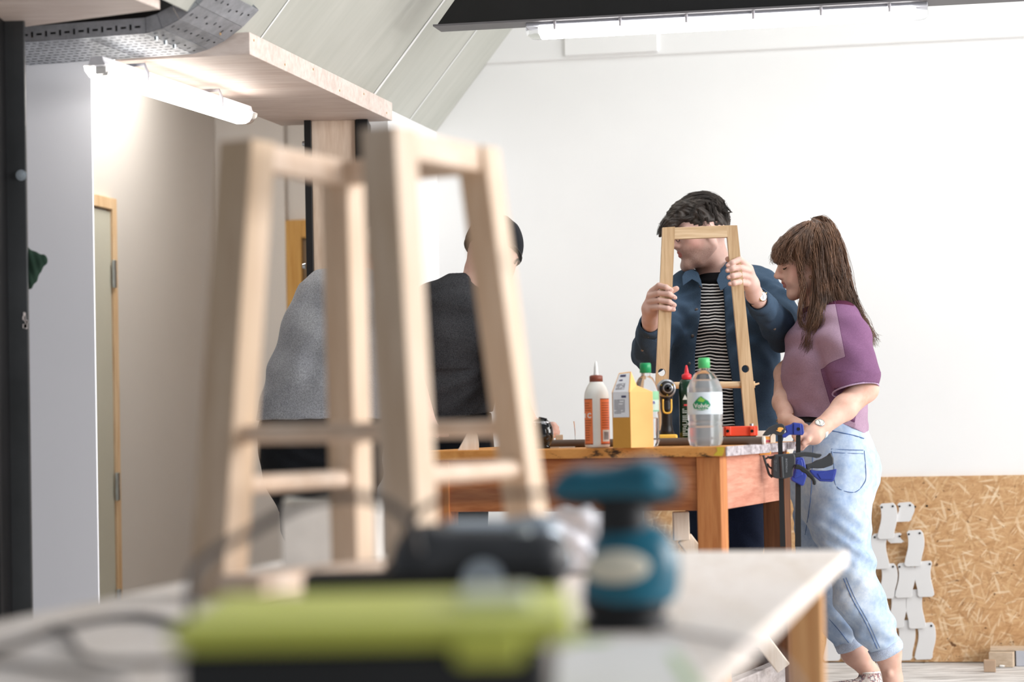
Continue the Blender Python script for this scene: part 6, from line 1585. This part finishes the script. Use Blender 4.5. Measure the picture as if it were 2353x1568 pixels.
# ---------------------------------------------------------------- grey-shirted person bending at the left
YG = 8.1
def gp(px, py, dy=0.0): return P(px, py, YG + dy)
gr = thing('person', (gp(740, 1500).x, YG, 0), 'person in a grey marl t-shirt and black trousers bending forward behind the stool', 'person')
Fg = Vector((.75, .5, -.43)).normalized(); Lg = Vector((0, 0, 1)).cross(Fg).normalized(); Ug = Fg.cross(Lg).normalized(); og = gp(886, 606, .12)
S_ = Sdf((gp(560, 700).x, 7.7, .02), (gp(1010, 700).x, 8.6, gp(800, 500).z), .005)
head(S_, og, (Fg, Lg, Ug))
S_.cap(gp(868, 640, .08), gp(830, 690, .02), .055, .062, .03)
S_.loft([gp(815, 710), gp(770, 850), gp(745, 1000)], [(.16, .09), (.15, .1), (.14, .1)], (1, 0, 0), .03)
S_.chain([gp(720, 720, -.02), gp(700, 860, .1), gp(760, 960, .3)], [.045, .042, .03], .02); S_.chain([gp(905, 720, .05), gp(920, 860, .2), gp(930, 960, .38)], [.045, .04, .03], .02)
for bx in (760, 930):
    S_.cap(gp(bx, 960, .3 if bx < 800 else .38), gp(bx + 12, 985, .36 if bx < 800 else .42), .028, .022, .015)
    for i in range(4): S_.chain([gp(bx + 4 + i * 6, 985, .36 if bx < 800 else .42), gp(bx + 8 + i * 6, 1003, .38 if bx < 800 else .43)], [.009, .008], .003)
    S_.chain([gp(bx, 978, .33 if bx < 800 else .4), gp(bx - 6, 998, .36 if bx < 800 else .42)], [.01, .008], .004)
S_.chain([gp(685, 1120), gp(715, 1330, -.02), gp(715, 1610, 0)], [.08, .06, .045], .02); S_.chain([gp(800, 1120), gp(800, 1330, -.02), gp(800, 1610, 0)], [.08, .06, .045], .02)
S_.build('body', M_skin, gr)
S_ = Sdf((gp(570, 700).x, 7.8, gp(700, 1010).z), (gp(970, 700).x, 8.45, gp(800, 600).z), .0045)
S_.loft([gp(828, 668, .03), gp(812, 705), gp(780, 790), gp(752, 880), gp(735, 985)], [(.09, .08), (.19, .12), (.2, .135), (.205, .135), (.215, .135)], (1, 0, 0), .03)
S_.cap(gp(745, 672, 0), gp(716, 740, -.01), .064, .07, .03); S_.cap(gp(716, 740, -.01), gp(700, 830, .0), .07, .07, .03); S_.cap(gp(700, 830), gp(665, 920), .07, .068, .04); S_.cap(gp(890, 700, .04), gp(912, 790, .12), .06, .062, .03)
S_.maxf(lambda x, y, z: gp(700, 966).z - z + 0 * x + 0 * y)
S_.disp(lambda x, y, z: folds(x, y, z, (.8, .2, -.5), 42, .0045, 61))
S_.build('t_shirt', cloth('grey_marl', (150, 152, 156), (132, 134, 140), 8, 260, hi=(1.25, 1.25, 1.25, 1)), gr, relax=1)
S_ = Sdf((gp(570, 700).x, 7.8, .04), (gp(940, 700).x, 8.45, gp(800, 930).z), .005)
S_.loft([gp(735, 955), gp(738, 1010), gp(742, 1080)], [(.2, .13), (.208, .14), (.2, .135)], (1, 0, 0), .03)
S_.chain([gp(692, 1070), gp(708, 1200), gp(716, 1350, -.02), gp(716, 1580)], [.125, .085, .075, .07], .03); S_.chain([gp(795, 1090), gp(800, 1350, -.02), gp(800, 1580)], [.105, .08, .07], .03)
S_.disp(lambda x, y, z: folds(x, y, z, (.3, .2, .9), 50, .004, 62))
S_.plane(gp(735, 962), (0, 0, 1)); S_.build('trousers', cloth('black_denim', (26, 28, 32)), gr, relax=1)
for x in (716, 800):
    s = Sdf((gp(x, 1500).x - .08, 7.95, 0), (gp(x, 1500).x + .08, 8.45, .13), .005); s.cap((gp(x, 1500).x, 8.1, .045), (gp(x, 1500).x + .02, 8.3, .035), .042, .04, .02); s.cap((gp(x, 1500).x, 8.1, .1), (gp(x, 1500).x, 8.1, .04), .044, .042, .02)
    s.maxf(lambda x, y, z: .002 - z + 0 * x + 0 * y); s.build('shoe', M_tk, gr)
s = Sdf((og.x - .14, og.y - .14, og.z - .06), (og.x + .14, og.y + .14, og.z + .16), .004); s.ell(og + Fg * -.016 + Ug * .045, (.1, .08, .088), [tuple(v) for v in (Fg, Lg, Ug)]); s.plane(og + Ug * .02, -(Ug - Fg * .3)); s.build('hair', hairmat('fair_hair', (190, 170, 150), (226, 212, 196)), gr)

# ---------------------------------------------------------------- person in charcoal with a black cap
YDk = 8.75
def dp(px, py, dy=0.0): return P(px, py, YDk + dy)
dk = thing('person', (dp(1050, 1500).x, YDk, 0), 'person in charcoal t-shirt, black cap and gold chain seen from behind', 'person')
Fd = Vector((.45, -.2, -.35)).normalized(); Fd = Vector((.28, .9, -.36)).normalized(); Ld = Vector((.12, 0, 1)).cross(Fd).normalized(); Ud = Fd.cross(Ld).normalized(); od = dp(1133, 592, .02)
S_ = Sdf((dp(880, 700).x, 8.1, .02), (dp(1330, 700).x, 9.1, dp(1100, 505).z), .004)
head(S_, od, (Fd, Ld, Ud), sc=1.12)
S_.ell(od + Ld * .0 + Ud * .03, (.098, .09, .1), [tuple(v) for v in (Fd, Ld, Ud)], .02)
S_.cap(dp(1112, 625, 0), dp(1082, 672, .0), .058, .064, .03)
S_.loft([dp(1050, 710), dp(1035, 850), dp(1020, 1000)], [(.13, .09), (.13, .1), (.14, .1)], (1, 0, 0), .03)
S_.chain([dp(1125, 712), dp(1160, 860, -.15), dp(1220, 978, -.43)], [.045, .042, .028], .02)
S_.cap(dp(1220, 978, -.43), dp(1252, 986, -.46), .028, .03, .015)
for i, (a, b, c) in enumerate((((1258, 976), (1272, 977), (1280, 983)), ((1260, 983), (1274, 986), (1282, 992)), ((1258, 990), (1272, 993), (1281, 998)), ((1254, 994), (1266, 1000), (1274, 1002)))):
    S_.chain([dp(*a, -.47), dp(*b, -.485), dp(*c, -.48)], [.0105, .0105, .008], .003)
S_.chain([dp(1248, 980, -.48), dp(1258, 992, -.5), dp(1268, 998, -.505)], [.012, .0095, .008], .004)
S_.chain([dp(960, 720), dp(945, 860, -.05), dp(985, 975, -.25)], [.045, .042, .028], .02)
S_.cap(dp(985, 975, -.25), dp(1000, 990, -.28), .026, .022, .01)
for i in range(4): S_.chain([dp(1000 + i * 5, 986, -.28), dp(1012 + i * 5, 1000, -.3)], [.009, .008], .003)
S_.chain([dp(996, 985, -.28), dp(1004, 1002, -.31)], [.01, .008], .004)
for x in (990, 1062): S_.chain([dp(x, 1100), dp(x, 1340, -.02), dp(x, 1570, 0)], [.08, .06, .045], .02)
S_.build('body', M_skinm, dk)
S_ = Sdf((dp(880, 700).x, 8.4, dp(1000, 1000).z), (dp(1215, 700).x, 9.05, dp(1000, 630).z), .004)
S_.loft([dp(1062, 672, .0), dp(1055, 705), dp(1045, 780), dp(1035, 870), dp(1028, 975)], [(.085, .08), (.15, .11), (.165, .13), (.165, .13), (.17, .135)], (1, 0, 0), .025)
S_.cap(dp(985, 690, 0), dp(962, 770, -.02), .058, .068, .03); S_.cap(dp(1105, 692), dp(1130, 760, -.05), .056, .062, .03); S_.cap(dp(1130, 760, -.05), dp(1143, 805, -.1), .062, .062, .02); S_.cap(dp(962, 770, -.02), dp(955, 815, -.04), .066, .064, .02)
S_.disp(lambda x, y, z: folds(x, y, z, (.5, .2, -.85), 55, .004 , 71) * (1 + 1.5 * (z < dp(1040, 850).z)))
S_.ecap(dp(1112, 625), dp(1083, 670), (.062, .062), (.066, .066), (1, 0, 0), .003, True)
S_.maxf(lambda x, y, z: dp(1040, 962).z - z + .15 * (x - dp(1040, 900).x) + 0 * y)
S_.build('t_shirt', cloth('charcoal_marl', (54, 55, 58), (44, 45, 48), 8, 300, hi=(1.6, 1.6, 1.6, 1)), dk, relax=1)
S_ = Sdf((dp(900, 700).x, 8.45, .04), (dp(1160, 700).x, 9.05, dp(1000, 930).z), .005)
S_.loft([dp(1028, 950), dp(1028, 1070)], [(.16, .125), (.175, .13)], (1, 0, 0), .03)
for x in (988, 1066): S_.chain([dp(x, 1080), dp(x, 1340, -.02), dp(x, 1560)], [.095, .078, .068], .03)
S_.plane(dp(1028, 950), (0, 0, 1)); S_.build('trousers', cloth('black_trousers', (22, 24, 30)), dk, relax=1)
for x in (988, 1066):
    s = Sdf((dp(x, 1500).x - .08, 8.6, 0), (dp(x, 1500).x + .08, 9.1, .13), .005); s.cap((dp(x, 1500).x, 8.75, .045), (dp(x, 1500).x + .01, 8.95, .035), .042, .04, .02); s.cap((dp(x, 1500).x, 8.75, .1), (dp(x, 1500).x, 8.75, .04), .044, .042, .02)
    s.maxf(lambda x, y, z: .002 - z + 0 * x + 0 * y); s.build('shoe', M_tk, dk)
axd = [tuple(v) for v in (Fd, Ld, Ud)]
s = Sdf((od.x - .17, od.y - .17, od.z - .07), (od.x + .17, od.y + .17, od.z + .19), .0033); s.ell(od + Fd * -.014 + Ud * .045, (.12, .106, .112), axd); s.plane(od + Ud * .015 - Fd * .02, -(Ud + Fd * .12)); s.disp(lambda x, y, z: .0012 * np.sin(x * 160) )
cp_ = s.build('cap', plain('black_cap', (24, 26, 32), .75, .2), dk)
MB().tube([od + Ud * .02 + (Fd * math.cos(t) * .119 + Ld * math.sin(t) * .104) - Fd * .014 - Ud * .012 * math.cos(t) for t in [i * .2094 for i in range(31)]], .004, 6, cap=False).build('cap_band', M_tk, cp_)
MB().tube([od + Fd * .02 - Ld * .097 - Ud * .002, od - Fd * .015 - Ld * .1 - Ud * .006, od - Fd * .03 - Ld * .099 - Ud * .03], .0035, 8).build('glasses_arm', M_black, dk)
nk2 = []
for i in range(31):
    t = i * .2094; nk2.append(dp(1086, 668) + Vector((math.cos(t) * .066, math.sin(t) * .068, -.028 * math.cos(t) + .01 * math.sin(t))))
MB().tube(nk2, .0022, 6, cap=False).build('necklace', plain('gold_chain', (214, 178, 110), .25, .5, .9, bump=.6, scale=90), dk)
# ================================================================ quick clamps on the bench end
YL = 8.0
def cl_(x, y, Y=YL): return P(1740 + x / 8.625, 960 + y / 8.625, Y)
M_cb = plain('charcoal_clamp_plastic', (50, 54, 58), .45, .45); M_cbd = plain('black_clamp_bar', (16, 16, 18), .35, .6); M_cblue = plain('cobalt_clamp_plastic', (44, 62, 150), .42, .45); M_or = plain('orange_pad', (248, 180, 92), .45); M_rub = plain('black_rubber_grip', (36, 40, 42), .6, .3)
def plate(poly, Y, th, name, mat, parent, bev=.003):
    return MB().prism([cl_(x, y, Y) for x, y in poly], Vector((0, th, 0))).build(name, mat, parent, bevel=bev)
Y1 = 7.8
c1o = thing('bar_clamp', cl_(470, 700, Y1 + .01), 'black pistol-grip bar clamp with orange pads gripping the bench end', 'clamp')
f = lambda x, y, dY=0: cl_(x, y, Y1 + dY)
def plate1(poly, dY, th, name, mat, bev=.002): return MB().prism([cl_(x, y, Y1 + dY) for x, y in poly], Vector((0, th, 0))).build(name, mat, c1o, bevel=bev)
MB().hexa([f(405, 330), f(495, 330), f(495, 330, .006), f(405, 330, .006), f(455, 2560), f(560, 2560), f(560, 2560, .006), f(455, 2560, .006)][4:] + [f(405, 330), f(495, 330), f(495, 330, .006), f(405, 330, .006)]).build('bar', M_cbd, c1o)
plate1([(110, 360), (160, 290), (240, 200), (340, 150), (420, 122), (490, 122), (545, 160), (560, 230), (545, 300), (500, 350), (430, 355), (370, 340), (330, 318), (270, 335), (200, 362)], -.012, .026, 'top_jaw', M_cb)
plate1([(370, 255), (410, 245), (400, 215), (430, 192), (480, 195), (515, 205), (520, 235), (490, 245), (480, 275), (450, 290), (400, 270)], -.0135, .003, 'release_button', M_or, .001)
plate1([(105, 372), (255, 375), (262, 440), (108, 438)], -.006, .03, 'jaw_pad', M_or)
plate1([(108, 445), (260, 445), (258, 498), (108, 496)], -.004, .026, 'soft_pad', plain('pink_rubber', (214, 100, 116), .6))
plate1([(262, 370), (300, 320), (345, 322), (366, 350), (362, 500), (262, 500)], -.01, .03, 'wooden_packer', wood('cream_wood', (240, 228, 210), (222, 204, 180)), .001)
plate1([(40, 690), (262, 665), (278, 670), (268, 735), (48, 745)], -.006, .03, 'lower_pad', M_or)
plate1([(350, 735), (740, 712), (760, 790), (760, 930), (715, 1010), (712, 1165), (600, 1200), (540, 1215), (400, 1210), (330, 1190), (300, 1150), (300, 850), (345, 770)], -.02, .042, 'clamp_body', M_cb, .004)
MB().cyl(f(475, 775, -.02), f(500, 1190, -.02), .0062, n=20).build('body_rib', M_cb, c1o)
gm = MB(); gm.tube(spline([f(122, 750), f(160, 880), f(200, 1010), (f(235, 1120)), f(300, 1185)], 6), .0038, 8); gm.tube([f(140, 830), f(220, 790), f(330, 770)], .003, 8); gm.tube([f(205, 770), f(240, 800), f(310, 815)], .003, 8); gm.tube([f(200, 910), f(240, 980), f(300, 1020)], .003, 8); gm.build('trigger_loop', M_cb, c1o)
plate1([(650, 722), (820, 695), (960, 680), (1080, 690), (1190, 715), (1275, 722), (1285, 750), (1240, 792), (1180, 805), (1080, 782), (940, 772), (760, 790)], -.012, .024, 'upper_handle', M_cb, .004)
hm = MB(); hm.prism([f(x, y, -.03) for x, y in ((770, 925), (830, 930), (930, 980), (1030, 1060), (1120, 1160), (1170, 1260), (1170, 1320), (1140, 1350), (1110, 1320), (1095, 1250), (1050, 1200), (1000, 1165), (965, 1110), (900, 1085), (850, 1035), (780, 1020), (735, 1020))], Vector((0, .018, 0))); hm.build('trigger', M_rub, c1o, bevel=.004)
def tcl(body, x, y, size, Y, par, mat, rot=math.pi / 2, sc=1.0):
    c = cl_(x, y, Y); r = rot
    text_mesh(body, size, lambda a, b, z: Vector((c.x + a * math.cos(r) - b * math.sin(r), c.y - z - .0004, c.z + a * math.sin(r) + b * math.cos(r))), 'moulded_lettering', mat, par, .0)
tcl('WORKZONE', 582, 950, .0078, Y1 - .0205, c1o, plain('pale_moulding', (150, 158, 166), .5))
tcl('MAX LOAD 140KG', 378, 950, .0045, Y1 - .0205, c1o, plain('pale_moulding_small', (120, 128, 134), .5)); tcl('QUICK RELEASE', 350, 950, .0045, Y1 - .0205, c1o, bpy.data.materials['pale_moulding_small'])
Y2 = 7.98
c2o = thing('bar_clamp', cl_(820, 700, Y2 + .01), 'cobalt blue bar clamp with black grip, behind the black clamp on the bench end', 'clamp')
def plate2(poly, dY, th, name, mat, bev=.002): return MB().prism([cl_(x, y, Y2 + dY) for x, y in poly], Vector((0, th, 0))).build(name, mat, c2o, bevel=bev)
MB().prism([cl_(x, y, Y2) for x, y in ((770, 350), (858, 350), (868, 2560), (752, 2560))][::-1], Vector((0, .006, 0))).build('bar', M_cbd, c2o)
plate2([(545, 175), (700, 128), (720, 96), (880, 118), (918, 150), (932, 300), (905, 352), (720, 345), (640, 340), (560, 400), (500, 400), (490, 350), (590, 290)], -.012, .03, 'top_jaw', M_cblue, .003)
plate2([(720, 110), (865, 122), (880, 345), (722, 338)], -.0165, .01, 'jaw_face', M_cblue, .002)
MB().cyl(cl_(817, 228, Y2 - .0165), cl_(817, 228, Y2 - .0185), .006, n=6).build('socket_bolt', M_cbd, c2o)
plate2([(760, 800), (820, 788), (910, 790), (935, 830), (965, 960), (985, 1160), (930, 1340), (890, 1360), (700, 1260), (668, 1210), (690, 1180), (740, 1020)], -.014, .032, 'clamp_body', M_cblue, .004)
plate2([(800, 830), (890, 830), (915, 960), (900, 1150), (760, 1200), (720, 1190), (760, 1050)], -.018, .008, 'body_panel', M_cblue, .003)
plate2([(960, 930), (1080, 905), (1180, 850), (1290, 815), (1390, 760), (1440, 705), (1470, 700), (1515, 800), (1520, 920), (1480, 950), (1320, 1005), (1200, 1010), (1060, 1000), (1030, 1045), (980, 1040)], -.01, .024, 'black_grip', M_cb, .005)
plate2([(1040, 1035), (1200, 1055), (1380, 1055), (1500, 1035), (1582, 1015), (1560, 1130), (1520, 1260), (1480, 1278), (1250, 1265), (1140, 1180), (1060, 1090)], -.006, .02, 'blue_trigger', M_cblue, .004)
plate2([(1190, 1110), (1360, 1085), (1540, 1060), (1510, 1200), (1480, 1230), (1260, 1225)], -.009, .006, 'trigger_panel', M_cblue, .002)
tcl('QUICK GRIP', 800, 1010, .0095, Y2 - .0185, c2o, plain('blue_moulding', (70, 92, 186), .4), math.pi / 2 - .15)
plate2([(590, 635), (735, 620), (700, 715), (590, 720)], .0, .02, 'white_pad', M_whitepl, .002); plate2([(578, 690), (640, 685), (645, 735), (580, 738)], -.012, .02, 'orange_clip', M_or, .002)
